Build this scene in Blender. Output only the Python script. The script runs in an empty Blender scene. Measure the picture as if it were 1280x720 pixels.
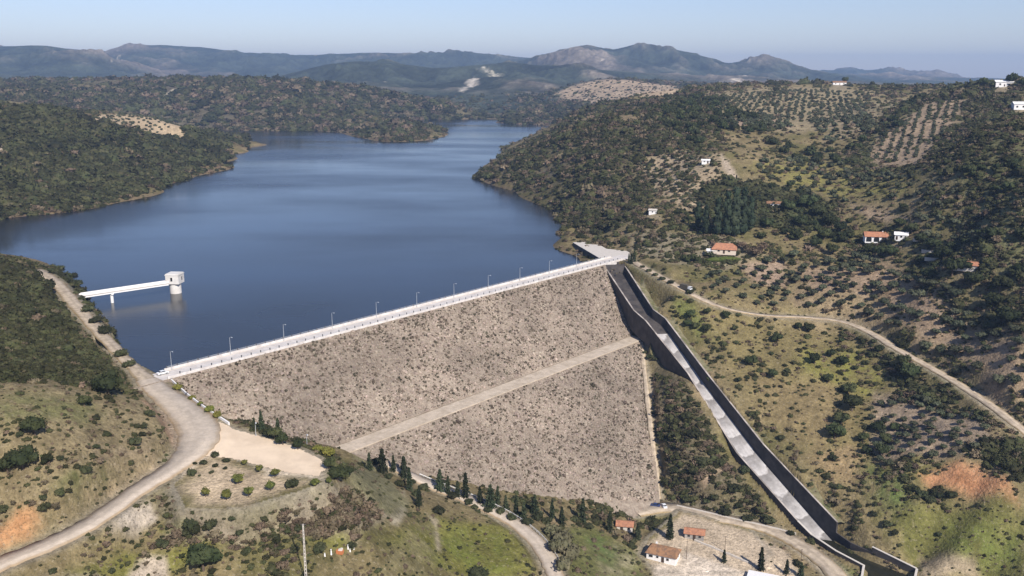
import bpy, bmesh, math, random
import numpy as np
from mathutils import Vector, Matrix

R = math.radians
rng = np.random.default_rng(11)
random.seed(11)
scene = bpy.context.scene
COL = scene.collection

# ------------------------------------------------------------------ camera model
F, H, YH = 1150.0, 110.0, 92.0          # focal length in pixels of a 1280 wide frame, eye height above the crest
TH = math.atan((360 - YH) / F)
CT, ST = math.cos(TH), math.sin(TH)
WATER = -5.0

def ray(px, py):
    v = 360.0 - py
    dy = F * CT + v * ST
    return (px - 640.0) / dy, (-F * ST + v * CT) / dy      # X per Y, Z per Y

def atz(px, py, z):
    a, b = ray(px, py)
    Y = (z - H) / b
    return np.array([a * Y, Y, z])

def aty(px, py, Y):
    a, b = ray(px, py)
    return np.array([a * Y, Y, H + b * Y])

# ------------------------------------------------------------------ noise
def _h(ix, iy, s):
    n = (ix.astype(np.int64) * 374761393 + iy.astype(np.int64) * 668265263 + s * 1442695041) & 0xFFFFFFFF
    n = ((n ^ (n >> 13)) * 1274126177) & 0xFFFFFFFF
    return ((n ^ (n >> 16)) & 0xFFFFFF) / float(0x1000000)

def gnoise(x, y, s=0):
    ix = np.floor(x); iy = np.floor(y); fx = x - ix; fy = y - iy
    ux = fx * fx * fx * (fx * (fx * 6 - 15) + 10); uy = fy * fy * fy * (fy * (fy * 6 - 15) + 10)
    def g(ox, oy):
        a = _h(ix + ox, iy + oy, s) * 6.2831853
        return np.cos(a) * (fx - ox) + np.sin(a) * (fy - oy)
    a = g(0, 0) * (1 - ux) + g(1, 0) * ux
    b = g(0, 1) * (1 - ux) + g(1, 1) * ux
    return (a * (1 - uy) + b * uy) * 1.4

def fbm(x, y, octv=4, s=0, gain=0.5):
    t = np.zeros_like(x); a = 1.0; tot = 0
    for k in range(octv):
        t += a * gnoise(x, y, s + k * 17); tot += a
        x = x * 2.03 + 13.1; y = y * 2.03 + 7.7; a *= gain
    return t / tot

def sstep(a, b, x):
    t = np.clip((x - a) / (b - a), 0, 1)
    return t * t * (3 - 2 * t)

# ------------------------------------------------------------------ dam geometry in plan
A = atz(195, 472, 0); B = atz(768, 324, 0)
EX = (B - A)[:2]; LEN = float(np.linalg.norm(EX)); EX /= LEN
EN = np.array([EX[1], -EX[0]])                   # horizontal normal, downstream
HALF, BZ, BIN, BOUT, LOW = 5.0, -30.0, 45.5, 52.5, 1.5

def face_z(o):
    o = np.asarray(o, float)
    up = -(o - HALF) * (-BZ) / (BIN - HALF)
    lo = BZ - (o - BOUT) / LOW
    return np.where(o < HALF, 0.0, np.where(o < BIN, up, np.where(o < BOUT, BZ, lo)))

def so(x, y):
    dx = x - A[0]; dy = y - A[1]
    return dx * EX[0] + dy * EX[1], dx * EN[0] + dy * EN[1]

def dam_xy(s, o):
    return A[0] + EX[0] * s + EN[0] * o, A[1] + EX[1] * s + EN[1] * o

def face_hit(px, py):
    best = None
    for z in np.arange(-95, 0.01, 0.05):
        p = atz(px, py, z); o = so(p[0], p[1])[1]
        r = abs(float(face_z(o)) - z)
        if best is None or r < best[0]: best = (r, p)
    return best[1]

CONTACT_PX = [(206, 474), (240, 497), (300, 530), (370, 549), (440, 562), (490, 578), (545, 594), (640, 614), (740, 624), (822, 627),
              (815, 560), (806, 480), (803, 425), (795, 405), (780, 378), (768, 350), (757, 333)]
CONTACT = [face_hit(*p) for p in CONTACT_PX]

# ------------------------------------------------------------------ spillway rims and roads (centre lines with heights)
RIM_L = [atz(*p) for p in [(757, 334, -1.5), (793, 388, -15), (808, 401, -18), (861, 467, -34), (922, 566, -55), (998, 651, -71)]]
RIM_R = [atz(*p) for p in [(781, 333, -1.5), (816, 387, -15), (831, 398, -18), (884, 468, -34), (954, 556, -53), (1046, 653, -69.5)]]
BASIN_L = [atz(*p) for p in [(998, 651, -71), (1015, 668, -73), (1045, 688, -74), (1081, 707, -75)]]
BASIN_R = [atz(*p) for p in [(1090, 684, -73), (1145, 711, -75)]]

ROADS = {
 'asphalt_road': ([(-90, 770, -9), (-40, 728, -9), (0, 704, -8), (55, 682, -7.4), (115, 652, -6.6), (172, 612, -5.6), (222, 580, -4.6), (247, 553, -3.6),
                   (244, 528, -2.6), (222, 505, -1.6), (196, 486, -0.6), (184, 474, 0)], [7, 7, 7, 7, 7, 7, 8.5, 12.5, 14, 11.5, 9, 8]),
 'lakeside_track': ([(184, 474, 0), (168, 460, 0.5), (145, 437, 1.4), (118, 408, 2.6), (92, 378, 3.8), (74, 357, 4.6), (58, 345, 5), (44, 338, 5.2)],
                    [7, 5, 5, 5.5, 6.5, 6.5, 8, 8]),
 'toe_road': ([(438, 556, -30), (470, 572, -34), (505, 590, -39), (540, 606, -43), (590, 626, -46.5), (630, 645, -49), (662, 668, -51), (683, 694, -53), (695, 722, -55), (700, 760, -58)],
              [5, 5, 5, 5.5, 6, 6, 6, 6, 6, 6]),
 'dirt_track': ([(783, 322, 0), (806, 335, -0.5), (830, 348, -2.6), (850, 359, -5), (870, 370, -8), (895, 381, -11), (925, 389, -14), (960, 394, -16.5), (1005, 396, -18), (1050, 401, -19), (1085, 414, -20.5),
                 (1125, 438, -23), (1165, 460, -26), (1215, 490, -29), (1270, 530, -33), (1330, 580, -43), (1400, 645, -55), (1500, 740, -66)], [5] * 18),
 'valley_road': ([(795, 640, -73), (835, 634, -73.2), (880, 643, -73.5), (930, 653, -74), (970, 665, -74.5), (1010, 687, -75.4), (1040, 712, -76.4), (1065, 745, -78)], [8, 9, 9, 8.5, 8, 8, 8, 8]),
 'foot_track': ([(801, 428, -31), (807, 475, -42), (813, 530, -54), (819, 580, -65), (823, 624, -73.5)], [2.6] * 5),
}
ROAD_W = {}
for k, (pts, w) in ROADS.items():
    P = np.array([atz(*p) for p in pts])
    # resample with a Catmull-Rom spline
    out, ow = [], []
    for i in range(len(P) - 1):
        p0 = P[max(i - 1, 0)]; p1 = P[i]; p2 = P[i + 1]; p3 = P[min(i + 2, len(P) - 1)]
        for t in np.linspace(0, 1, 9)[:-1]:
            out.append(0.5 * (2 * p1 + (p2 - p0) * t + (2 * p0 - 5 * p1 + 4 * p2 - p3) * t * t + (3 * p1 - p0 - 3 * p2 + p3) * t ** 3))
            ow.append(w[i] * (1 - t) + w[i + 1] * t)
    out.append(P[-1]); ow.append(w[-1])
    ROAD_W[k] = (np.array(out), np.array(ow))

# ------------------------------------------------------------------ terrain control points
CZ = []   # (px, py, z)
CZ += [(75, 338, -5), (102, 362, -5), (120, 395, -5), (143, 428, -5), (168, 461, -5), (130, 362, -13), (155, 400, -16), (195, 445, -18), (180, 380, -22),
       (56, 328, -5), (0, 317, -5), (-120, 312, -5), (0, 326, 11), (-120, 330, 22), (45, 335, 5), (60, 322, -14), (0, 400, 13), (60, 420, 9), (30, 370, 10), (60, 380, 7), (-150, 430, 24), (100, 440, 8), (130, 442, 5), (40, 460, 15)]
# left peninsula
CZ += [(-150, 288, -5), (0, 275, -5), (60, 268, -5), (120, 260, -5), (165, 250, -5), (205, 240, -5), (240, 223, -5), (293, 208, -5), (274, 192, -5), (334, 181, -5), (300, 168, -5), (260, 162, -5),
       (250, 262, -25), (340, 215, -25), (60, 300, -22), (380, 190, -25), (315, 192, -11), (-100, 310, -14),
       (0, 130, 70), (60, 139, 64), (150, 148, 51), (100, 200, 22), (0, 200, 30), (50, 230, 9), (200, 205, 8), (250, 190, 8), (232, 165, 33), (246, 172, 27), (150, 166, 42), (300, 181, 3), (288, 186, 1), (-150, 210, 40), (-150, 140, 80), (200, 152, 43), (262, 177, 18)]
# left middle hill across the water
CZ += [(390, 164, -5), (425, 166, -5), (455, 173, -5), (487, 177, -5), (525, 176, -5), (552, 171, -5), (558, 166, -5), (530, 150, -5), (560, 145, -5), (604, 139, -5), (585, 150, -20), (600, 165, -25), (480, 195, -25),
       (420, 142, 25), (300, 132, 42), (500, 152, 13), (360, 150, 14), (480, 166, 3), (530, 163, 5), (330, 150, 14)]
# right promontory
CZ += [(593, 218, -5), (620, 233, -5), (650, 246, -5), (690, 270, -5), (704, 284, -5), (640, 192, 9), (685, 159, 29), (760, 129, 64), (850, 113, 81), (700, 200, 25), (760, 200, 36), (760, 250, 12), (800, 160, 58), (720, 170, 47),
       (660, 215, 11), (830, 220, 31), (900, 190, 50), (850, 240, 25), (905, 308, 8), (800, 290, 8), (780, 270, 11), (790, 315, 1.5), (900, 250, 23), (970, 253, 23), (1000, 200, 40), (900, 150, 66), (1000, 150, 63), (950, 120, 82),
       (560, 230, -25), (600, 260, -25), (670, 290, -22), (610, 205, -2), (590, 200, -22), (610, 196, -14), (640, 181, -9), (730, 235, 16), (690, 240, 6), (640, 225, 3),
       (585, 149, -5), (621, 153.5, -5), (685, 157, -5)]
# islet and spillway head
CZ += [(700, 292, -4.5), (715, 296, -2), (735, 295, 0.2), (750, 300, 1), (775, 306, 0.8), (688, 300, -14), (700, 312, -16), (725, 318, -16), (680, 330, -25), (790, 325, 0.4), (800, 322, 1)]
# right hill
CZ += [(1100, 170, 58), (1250, 150, 78), (1200, 220, 50), (1150, 200, 48), (1100, 250, 30), (1200, 300, 20), (1100, 300, 12), (1280, 250, 46), (1000, 330, 0), (1000, 300, 8), (1050, 370, -9), (1200, 400, -8), (1280, 430, -7), (1280, 330, 19), (900, 345, -3), (850, 330, 0.8),
       (950, 360, -8), (1000, 450, -30), (1000, 520, -44), (1000, 600, -60), (950, 500, -41), (930, 440, -28), (880, 410, -20), (840, 375, -13), (1100, 550, -47), (1100, 480, -36), (1200, 552, -39), (1140, 583, -48.5), (1200, 577, -44), (1262, 598, -44.5), (1160, 615, -56), (1210, 630, -56.5), (1272, 636, -54.5), (1285, 548, -35.5), (1100, 640, -64), (1200, 690, -69), (1240, 715, -74),
       (1280, 690, -66), (1150, 690, -74.5), (1150, 640, -60), (1060, 620, -62), (1450, 300, 26), (1450, 430, -8), (1400, 520, -30), (1380, 640, -56), (1450, 720, -66), (1650, 600, -52), (1650, 450, -16), (1700, 760, -72), (1180, 345, 8)]
# left foreground
CZ += [(100, 600, 2.5), (100, 540, 10), (0, 500, 20), (60, 480, 16), (0, 560, 12.5), (0, 640, -1.5), (60, 640, -1), (190, 520, 2.5), (150, 500, 7), (190, 560, 0), (140, 580, 1.5), (220, 545, -1.5), (-100, 560, 20), (-100, 680, 3),
       (120, 715, -14), (230, 690, -16), (230, 640, -8.5), (215, 605, -5.4), (300, 600, -6), (280, 720, -20), (60, 720, -11), (300, 640, -10), (300, 665, -14)]
# car park and the slope under it
CZ += [(270, 548, -3.8), (300, 545, -4.4), (345, 565, -5), (390, 580, -5.5), (408, 584, -6), (400, 594, -6), (330, 580, -5.4), (280, 565, -4.6),
       (400, 640, -14), (400, 665, -18), (400, 692, -21), (480, 690, -27), (430, 620, -13), (460, 640, -21), (450, 600, -16), (480, 610, -29), (520, 640, -36), (540, 640, -38), (600, 680, -47), (560, 710, -42), (650, 720, -51), (380, 720, -23),
       (320, 535, -5), (360, 552, -8), (290, 531, -3), (420, 572, -12)]
# valley floor
CZ += [(720, 700, -60), (740, 655, -67), (710, 660, -61), (770, 645, -71), (800, 715, -74), (829, 690, -73), (760, 700, -68), (900, 690, -75), (950, 715, -76), (870, 620, -68), (850, 560, -55), (840, 480, -38), (960, 640, -71), (900, 600, -62), (940, 690, -75.5), (830, 620, -73),
       (300, 800, -34), (640, 800, -62), (900, 800, -80), (1100, 800, -83), (1280, 800, -72), (-60, 820, -14)]
CW = [atz(*p) for p in CZ]
CYL = [(200, 101, 2450), (300, 97, 2600), (400, 104, 2500), (480, 113, 2500), (560, 130, 2450), (150, 101, 2450), (100, 112, 2300), (0, 107, 2300), (60, 121, 2000), (-150, 105, 2300),
       (650, 140, 2450), (700, 128, 2600), (690, 116, 2800), (720, 104, 2900), (760, 98, 2900), (800, 99, 2900), (850, 106, 2800), (740, 120, 2550),
       (870, 111, 1450), (950, 107, 1500), (1030, 104, 1500), (1100, 107, 1500), (1160, 113, 1250), (1215, 107, 1080), (1280, 102, 960), (1400, 98, 1000), (1130, 128, 1150), (1450, 165, 760)]
CW += [aty(*p) for p in CYL]
CW += [np.array(p, float) for p in [(-700, 1700, 12), (-600, 1700, -5), (-480, 1760, -6), (110, 1950, -7), (-30, 1750, -20), (260, 2100, 20), (-900, 1600, 40), (700, 2200, 50), (-120, 3100, 0), (-140, 3500, 10)]]
for u in (-0.85, -0.55, -0.25, 0.05, 0.3, 0.6, 0.85):
    CW += [np.array([u * Y, Y, z]) for Y, z in ((4200, 40), (8000, 40), (14000, 40))]
CW += [c - np.array([0, 0, 0.2]) for c in CONTACT]
for s_, o_, z_ in [(60, -30, -22), (120, -30, -30), (180, -30, -30), (240, -30, -24), (60, 15, -14), (120, 20, -18), (180, 20, -18), (240, 20, -18), (120, 60, -42), (180, 60, -42), (220, 60, -42), (160, 90, -62)]:
    x, y = dam_xy(s_, o_); CW.append(np.array([x, y, z_]))
for r in RIM_L[1:]: CW.append(r + np.array([-2.5, 0, -3.0]))
for r in RIM_R[1:]: CW.append(r + np.array([2.5, 0, -0.4]))
for r in BASIN_L: CW.append(r + np.array([-2.5, 0, -0.8]))
for r in BASIN_R: CW.append(r + np.array([2.5, 1, -0.6]))
for k, (P, w) in ROAD_W.items():
    CW += [p for p in P[::5]]
CW = np.array(CW)

def tps_fit(C, lam):
    q = np.stack([C[:, 0] / C[:, 1], np.log(C[:, 1])], 1)
    # merge near duplicates
    keep = []
    for i in range(len(q)):
        if all((q[i, 0] - q[j, 0]) ** 2 + (q[i, 1] - q[j, 1]) ** 2 > 4e-5 for j in keep): keep.append(i)
    q = q[keep]; z = C[keep, 2]
    n = len(q)
    d = ((q[:, None] - q[None]) ** 2).sum(-1)
    K = 0.5 * d * np.log(d + 1e-12) + lam * np.eye(n)
    P = np.concatenate([np.ones((n, 1)), q], 1)
    M = np.block([[K, P], [P.T, np.zeros((3, 3))]])
    sol = np.linalg.solve(M, np.concatenate([z, np.zeros(3)]))
    return q, sol
TQ, TS = tps_fit(CW, 4e-6)

# ------------------------------------------------------------------ terrain grid: a fan whose cells grow with distance
UU = np.concatenate([np.linspace(-0.88, -0.62, 60)[:-1], np.linspace(-0.62, 0.62, 780), np.linspace(0.62, 0.88, 60)[1:]])
VV = np.linspace(math.log(160), math.log(14000), 1080)
YY = np.exp(VV)
GU, GV = np.meshgrid(UU, VV)           # rows are distance
GY = np.exp(GV); GX = GU * GY
Z = np.zeros(GU.shape)
n = len(TQ)
for r0 in range(0, len(VV), 24):
    uu = GU[r0:r0 + 24].ravel(); vv = GV[r0:r0 + 24].ravel()
    d = (uu[:, None] - TQ[None, :, 0]) ** 2 + (vv[:, None] - TQ[None, :, 1]) ** 2
    d = d.astype(np.float32)
    k = 0.5 * d * np.log(d + 1e-12)
    zz = k @ TS[:n].astype(np.float32) + TS[n] + TS[n + 1] * uu + TS[n + 2] * vv
    Z[r0:r0 + 24] = zz.reshape(-1, len(UU))
Z = np.where(GY > 3200, np.minimum(Z, 40 + 60 * sstep(3200, 4500, GY) * 0), Z)

# mountains: ridge lines at their own distances
RIDGES = [
 (7600, .20, [(-400, 60), (-100, 60), (0, 60), (40, 57), (80, 60), (130, 64), (170, 57), (210, 56), (260, 59), (300, 64), (340, 67), (370, 69), (420, 67), (460, 66), (520, 67), (580, 66), (640, 70), (700, 74), (800, 84), (1300, 100), (1700, 100)]),
 (6000, .16, [(-400, 58), (0, 58), (50, 56), (85, 61), (115, 68), (150, 78), (200, 90), (260, 100), (500, 106), (610, 88), (660, 73), (700, 62), (735, 54.5), (763, 62), (800, 53.5), (850, 63), (885, 72), (912, 79), (938, 74), (962, 70), (985, 78), (1005, 86), (1030, 91), (1100, 100), (1700, 110)]),
 (9000, .12, [(-400, 110), (900, 110), (980, 92), (1020, 89), (1050, 87), (1085, 88), (1112, 86), (1140, 90), (1172, 88), (1200, 95), (1225, 102), (1300, 106), (1700, 110)]),
 (4300, .14, [(-400, 95), (0, 94), (80, 97), (160, 104), (330, 100), (370, 90), (400, 82), (440, 77), (490, 79), (540, 84), (590, 82), (630, 78), (680, 82), (740, 88), (800, 90), (860, 94), (930, 98), (1050, 101), (1200, 107), (1700, 110)]),
 (3500, .10, [(-400, 104), (420, 106), (480, 104), (540, 106), (580, 98), (620, 94), (660, 98), (720, 104), (1000, 107), (1160, 106), (1280, 109), (1700, 112)]),
]
def ridge_h(D, tab, u):
    px = np.array([t[0] for t in tab], float); py = np.array([t[1] for t in tab], float)
    g = (px - 640) / (F * CT + (360 - 75) * ST)
    y = np.interp(u, g, py)
    k = np.array([1, 4, 8, 10, 8, 4, 1], float); k /= k.sum()
    return H + D * ((-F * ST + (360 - y) * CT) / (F * CT + (360 - y) * ST))
gull = fbm(GX / 520.0, GY / 700.0, 5, 41, 0.55)
gull3 = fbm(GX / 210.0, GY / 300.0, 4, 61, 0.6)
gull2 = fbm(GX / 1300.0 + 5, GY / 1500.0, 4, 77)
for k, (D, sg, tab) in enumerate(RIDGES):
    us = np.linspace(-0.9, 0.9, 1200)
    prof = ridge_h(D, tab, us)
    ker = np.hanning(21); ker /= ker.sum()
    prof = np.convolve(np.pad(prof, 10, mode='edge'), ker, 'valid')
    hz = np.interp(UU, us, prof)[None, :]
    Dj = math.log(D) + 0.06 * gnoise(UU * 6 + k * 9, UU * 0 + 3.3, 5)[None, :]
    t = (GV - Dj) / sg
    fall = np.where(t < 0, np.exp(-np.abs(t) ** 1.5 * 0.9), np.exp(-t * t * 2))
    zr = 30 + (hz - 30) * fall + (gull * 130 + gull3 * 90) * sstep(0.0, .40, np.abs(t)) * fall * np.clip((hz - 40) / 120, 0, 1) + gull * 10 + gull3 * 5
    zr = np.where(GY > 2700, zr, -999)
    w_ = sstep(2700, 3100, GY)
    Z = np.where(zr > Z, Z + (zr - Z) * w_, Z)

Z = np.maximum(Z, -92.0)
# relief noise, quieter on level ground; distance limited octave
rough = fbm(GX / 60., GY / 60., 4, 3) * 2.2 * sstep(220, 700, GY) + fbm(GX / 18., GY / 18., 4, 9) * 0.9 * (1 - sstep(1200, 2500, GY))
rough += fbm(GX / 5., GY / 5., 3, 21) * 0.5 * (1 - sstep(500, 1000, GY))
near_shore = sstep(0, 9, np.abs(Z - WATER)) * 0.8 + 0.2
Z = Z + rough * near_shore * (GY < 2700)

def inpoly(poly, x, y):
    c = np.zeros(x.shape, bool)
    m = len(poly)
    for i in range(m):
        x1, y1 = poly[i][0], poly[i][1]; x2, y2 = poly[(i + 1) % m][0], poly[(i + 1) % m][1]
        if y1 == y2: continue
        c ^= ((y1 > y) != (y2 > y)) & (x < (x2 - x1) * (y - y1) / (y2 - y1) + x1)
    return c

def poly_dist(poly, x, y):
    d = np.full(x.shape, 1e9)
    m = len(poly)
    for i in range(m):
        x1, y1 = poly[i][0], poly[i][1]; x2, y2 = poly[(i + 1) % m][0], poly[(i + 1) % m][1]
        ex, ey = x2 - x1, y2 - y1; L = ex * ex + ey * ey + 1e-12
        t = np.clip(((x - x1) * ex + (y - y1) * ey) / L, 0, 1)
        d = np.minimum(d, np.hypot(x - x1 - t * ex, y - y1 - t * ey))
    return d

def box_of(x0, x1, y0, y1):
    """rows of the grid within a depth range"""
    r = np.where((YY > y0) & (YY < y1))[0]
    if len(r) == 0: return None
    return slice(r[0], r[-1] + 1)

ROADMASK = np.zeros(Z.shape); 
def level_poly(pts, margin, dz=-0.35):
    P = np.array(pts); sl = box_of(0, 0, P[:, 1].min() - margin - 3, P[:, 1].max() + margin + 3)
    x, y = GX[sl], GY[sl]
    ins = inpoly(P, x, y); d = np.where(ins, 0, poly_dist(P, x, y))
    w = 1 - sstep(0.6, margin, d)
    # plane through the points
    Am = np.c_[P[:, :2], np.ones(len(P))]; co = np.linalg.lstsq(Am, P[:, 2], rcond=None)[0]
    z = co[0] * x + co[1] * y + co[2] + dz
    Z[sl] = Z[sl] * (1 - w) + z * w
    ROADMASK[sl] = np.maximum(ROADMASK[sl], 1 - sstep(0, 4, d))
    return co

def level_road(P, w, margin=5.0, dz=-0.4):
    sl = box_of(0, 0, P[:, 1].min() - 14, P[:, 1].max() + 14)
    x, y = GX[sl], GY[sl]
    sel = (x > P[:, 0].min() - 14) & (x < P[:, 0].max() + 14)
    xs, ys = x[sel], y[sel]
    bd = np.full(xs.shape, 1e9); bz = np.zeros(xs.shape); bw = np.zeros(xs.shape)
    for i in range(len(P) - 1):
        ex, ey = P[i + 1, 0] - P[i, 0], P[i + 1, 1] - P[i, 1]; L = ex * ex + ey * ey + 1e-9
        t = np.clip(((xs - P[i, 0]) * ex + (ys - P[i, 1]) * ey) / L, 0, 1)
        d = np.hypot(xs - P[i, 0] - t * ex, ys - P[i, 1] - t * ey)
        m = d < bd
        bd[m] = d[m]; bz[m] = (P[i, 2] + t * (P[i + 1, 2] - P[i, 2]))[m]; bw[m] = (w[i] + t * (w[i + 1] - w[i]))[m]
    e = bd - bw / 2
    k = 1 - sstep(1.2, 1.2 + margin, e)
    zz = Z[sl]; zz[sel] = zz[sel] * (1 - k) + (bz + dz) * k; Z[sl] = zz
    rm = ROADMASK[sl]; rm[sel] = np.maximum(rm[sel], 1 - sstep(0, 3.0, e)); ROADMASK[sl] = rm

PARK = [atz(*p) for p in [(236, 540, -3.2), (246, 528, -2.9), (270, 528, -3.5), (292, 536, -4.2), (330, 546, -4.7), (372, 558, -5.2), (400, 571, -5.6), (410, 583, -5.9), (398, 594, -6.0), (360, 590, -5.8), (322, 582, -5.5), (285, 572, -5.0), (252, 572, -4.7), (232, 562, -4.2)]]
PCO = level_poly(PARK, 4)
CITRUS = [atz(*p) for p in [(218, 604, -5.3), (262, 566, -5.0), (320, 584, -5.8), (405, 600, -6.4), (380, 612, -7), (300, 636, -7.5), (232, 636, -7)]]
level_poly(CITRUS, 5, 0)
for k, (P, w) in ROAD_W.items():
    level_road(P, w, 4.0 if k != 'foot_track' else 2)
PLAT = [atz(*p) for p in [(716, 303, 0), (741, 301, 0), (758, 311, 0), (786, 314, 0), (790, 322, 0), (772, 327, 0), (750, 323, 0)]]
YARD = [atz(*p) for p in [(800, 690, -73.0), (812, 672, -73.0), (850, 640, -73.2), (935, 660, -74), (960, 690, -75), (935, 715, -75.5), (880, 715, -75), (820, 712, -74)]]
level_poly(YARD, 5, 0)

# under the dam: below its face inside its footprint
FOOT = [(c[0], c[1]) for c in CONTACT]
ups = [dam_xy(LEN + 8, -HALF - 45), dam_xy(0, -HALF - 45)]
sl = box_of(0, 0, 280, 620)
S_, O_ = so(GX[sl], GY[sl])
ins = inpoly(FOOT, GX[sl], GY[sl])
din = poly_dist(FOOT, GX[sl], GY[sl])
fz = face_z(O_)
zz = Z[sl]
zz = np.where(ins, np.minimum(zz, fz - 0.5 - np.minimum(din, 4) * 0.8), zz)
crest_under = (S_ > 4) & (S_ < LEN + 1) & (O_ > -HALF - 60) & (O_ < HALF)
up_z = -1.0 - np.maximum(0, -O_ - HALF) / 2.0
zz = np.where(crest_under, np.minimum(zz, up_z - 0.8), zz)
Z[sl] = zz

# chute and basin cut
def offset_rim(L, Rr, k):
    out = []
    for a, b in zip(L, Rr):
        d = (b - a)[:2]; d = d / np.linalg.norm(d); out.append((a[:2] - d * k, b[:2] + d * k))
    return out
CH = offset_rim(RIM_L, RIM_R, .5)
hv_ = (RIM_L[0] - RIM_L[1])[:2]; hv_ = hv_ / np.linalg.norm(hv_) * 7
chp = [CH[0][0] + hv_] + [c[0] for c in CH] + [c[1] for c in CH[::-1]] + [CH[0][1] + hv_]
_s = np.array([4.0, 1.0, 0])
BASIN = [BASIN_L[0] + _s, *[q + _s for q in BASIN_L[1:]], atz(1078, 760, -75) + _s, atz(1142, 760, -75) - _s, BASIN_R[1] - _s, BASIN_R[0] - _s, RIM_R[-1] - _s * .6]
sl = box_of(0, 0, 270, 640)
x, y = GX[sl], GY[sl]; zz = Z[sl]
ins = inpoly(chp, x, y)
# floor height along the chute by nearest centre line point
CEN = np.array([(a + b) / 2 for a, b in zip(RIM_L, RIM_R)])
bd = np.full(x.shape, 1e9); bz = np.zeros(x.shape)
for i in range(len(CEN) - 1):
    ex, ey = CEN[i + 1, 0] - CEN[i, 0], CEN[i + 1, 1] - CEN[i, 1]
    t = np.clip(((x - CEN[i, 0]) * ex + (y - CEN[i, 1]) * ey) / (ex * ex + ey * ey), 0, 1)
    d = np.hypot(x - CEN[i, 0] - t * ex, y - CEN[i, 1] - t * ey)
    m = d < bd; bd = np.where(m, d, bd); bz = np.where(m, CEN[i, 2] + t * (CEN[i + 1, 2] - CEN[i, 2]), bz)
zz = np.where(ins, np.minimum(zz, bz - 13), zz)
bp = [(b[0], b[1]) for b in BASIN]
insb = inpoly(bp, x, y)
bdi = np.where(insb, 0, poly_dist(bp, x, y))
zz = np.minimum(zz, -81 + bdi * 1.35)
Z[sl] = zz
pp = [(p[0], p[1]) for p in PLAT]
sl = box_of(0, 0, 480, 680)
Z[sl] = np.where(inpoly(pp, GX[sl], GY[sl]), np.minimum(Z[sl], -0.6), Z[sl])

# ------------------------------------------------------------------ lookups
def ground(x, y):
    x = np.asarray(x, float); y = np.asarray(y, float)
    iu = np.interp(x / y, UU, np.arange(len(UU))); iv = np.interp(np.log(y), VV, np.arange(len(VV)))
    a = np.clip(iu.astype(int), 0, len(UU) - 2); b = np.clip(iv.astype(int), 0, len(VV) - 2)
    fu = iu - a; fv = iv - b
    return (Z[b, a] * (1 - fu) + Z[b, a + 1] * fu) * (1 - fv) + (Z[b + 1, a] * (1 - fu) + Z[b + 1, a + 1] * fu) * fv

def pix(px, py):
    """the point of the ground seen at a pixel of the photograph"""
    a, b = ray(px, py)
    iu = float(np.interp(a, UU, np.arange(len(UU)))); i = min(int(iu), len(UU) - 2); fu = iu - i
    col = Z[:, i] * (1 - fu) + Z[:, i + 1] * fu
    diff = col - (H + b * YY)
    k = np.where(diff >= 0)[0]
    if len(k) == 0 or k[0] == 0: Yh = YY[-1] if len(k) == 0 else YY[0]
    else:
        j = k[0]; d0, d1 = diff[j - 1], diff[j]; t = -d0 / (d1 - d0); Yh = math.exp(VV[j - 1] + t * (VV[j] - VV[j - 1]))
    return np.array([a * Yh, Yh, float(ground(a * Yh, Yh))])

# ------------------------------------------------------------------ ground cover: colour and scrub density as maps on the ground
SLOPE = np.hypot(np.gradient(Z, axis=1) / np.gradient(GX, axis=1), np.gradient(Z, axis=0) / np.gradient(GY, axis=0))
n1 = fbm(GX / 45., GY / 45., 5, 101); n2 = fbm(GX / 14., GY / 14., 4, 131); n3 = fbm(GX / 160., GY / 160., 4, 151); n4 = fbm(GX / 4., GY / 4., 3, 171)
C_TAN = np.array([.24, .18, .105]); C_DRY = np.array([.185, .145, .075]); C_OLV = np.array([.112, .098, .040]); C_GRN = np.array([.095, .125, .03]); C_BRN = np.array([.20, .145, .10])
C_ORG = np.array([.42, .22, .105]); C_CRM = np.array([.52, .43, .32]); C_SCR = np.array([.055, .056, .032]); C_PNK = np.array([.29, .21, .15]); C_YEL = np.array([.20, .19, .045]); C_GRY = np.array([.20, .175, .14])
def lerp(a, b, w): return a * (1 - w[..., None]) + b * w[..., None]
COLR = np.broadcast_to(C_DRY, Z.shape + (3,)).copy()
COLR = lerp(COLR, C_OLV, sstep(-.1, .35, n1 + n2 * .4))
COLR = lerp(COLR, C_TAN, sstep(0.12, .5, -n1 + n2 * .5) * .8)
DENS = np.clip(0.30 + n3 * .9 + n2 * .5, 0.05, 1)
far = sstep(2250, 2700, GY)
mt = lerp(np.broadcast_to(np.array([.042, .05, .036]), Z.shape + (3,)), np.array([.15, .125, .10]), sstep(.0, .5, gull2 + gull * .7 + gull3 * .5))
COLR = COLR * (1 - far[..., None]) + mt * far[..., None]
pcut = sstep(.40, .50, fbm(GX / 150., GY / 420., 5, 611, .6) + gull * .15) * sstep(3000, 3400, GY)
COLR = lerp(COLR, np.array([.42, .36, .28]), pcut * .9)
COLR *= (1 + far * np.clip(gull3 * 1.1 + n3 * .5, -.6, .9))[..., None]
DENS *= (1 - sstep(2700, 3200, GY))
RH = (GX > .10 * GY) & (GY > 560) & (GY < 1700)
DENS = np.where(RH, DENS * .6, DENS)
DRY = np.full(Z.shape, .38)

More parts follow.
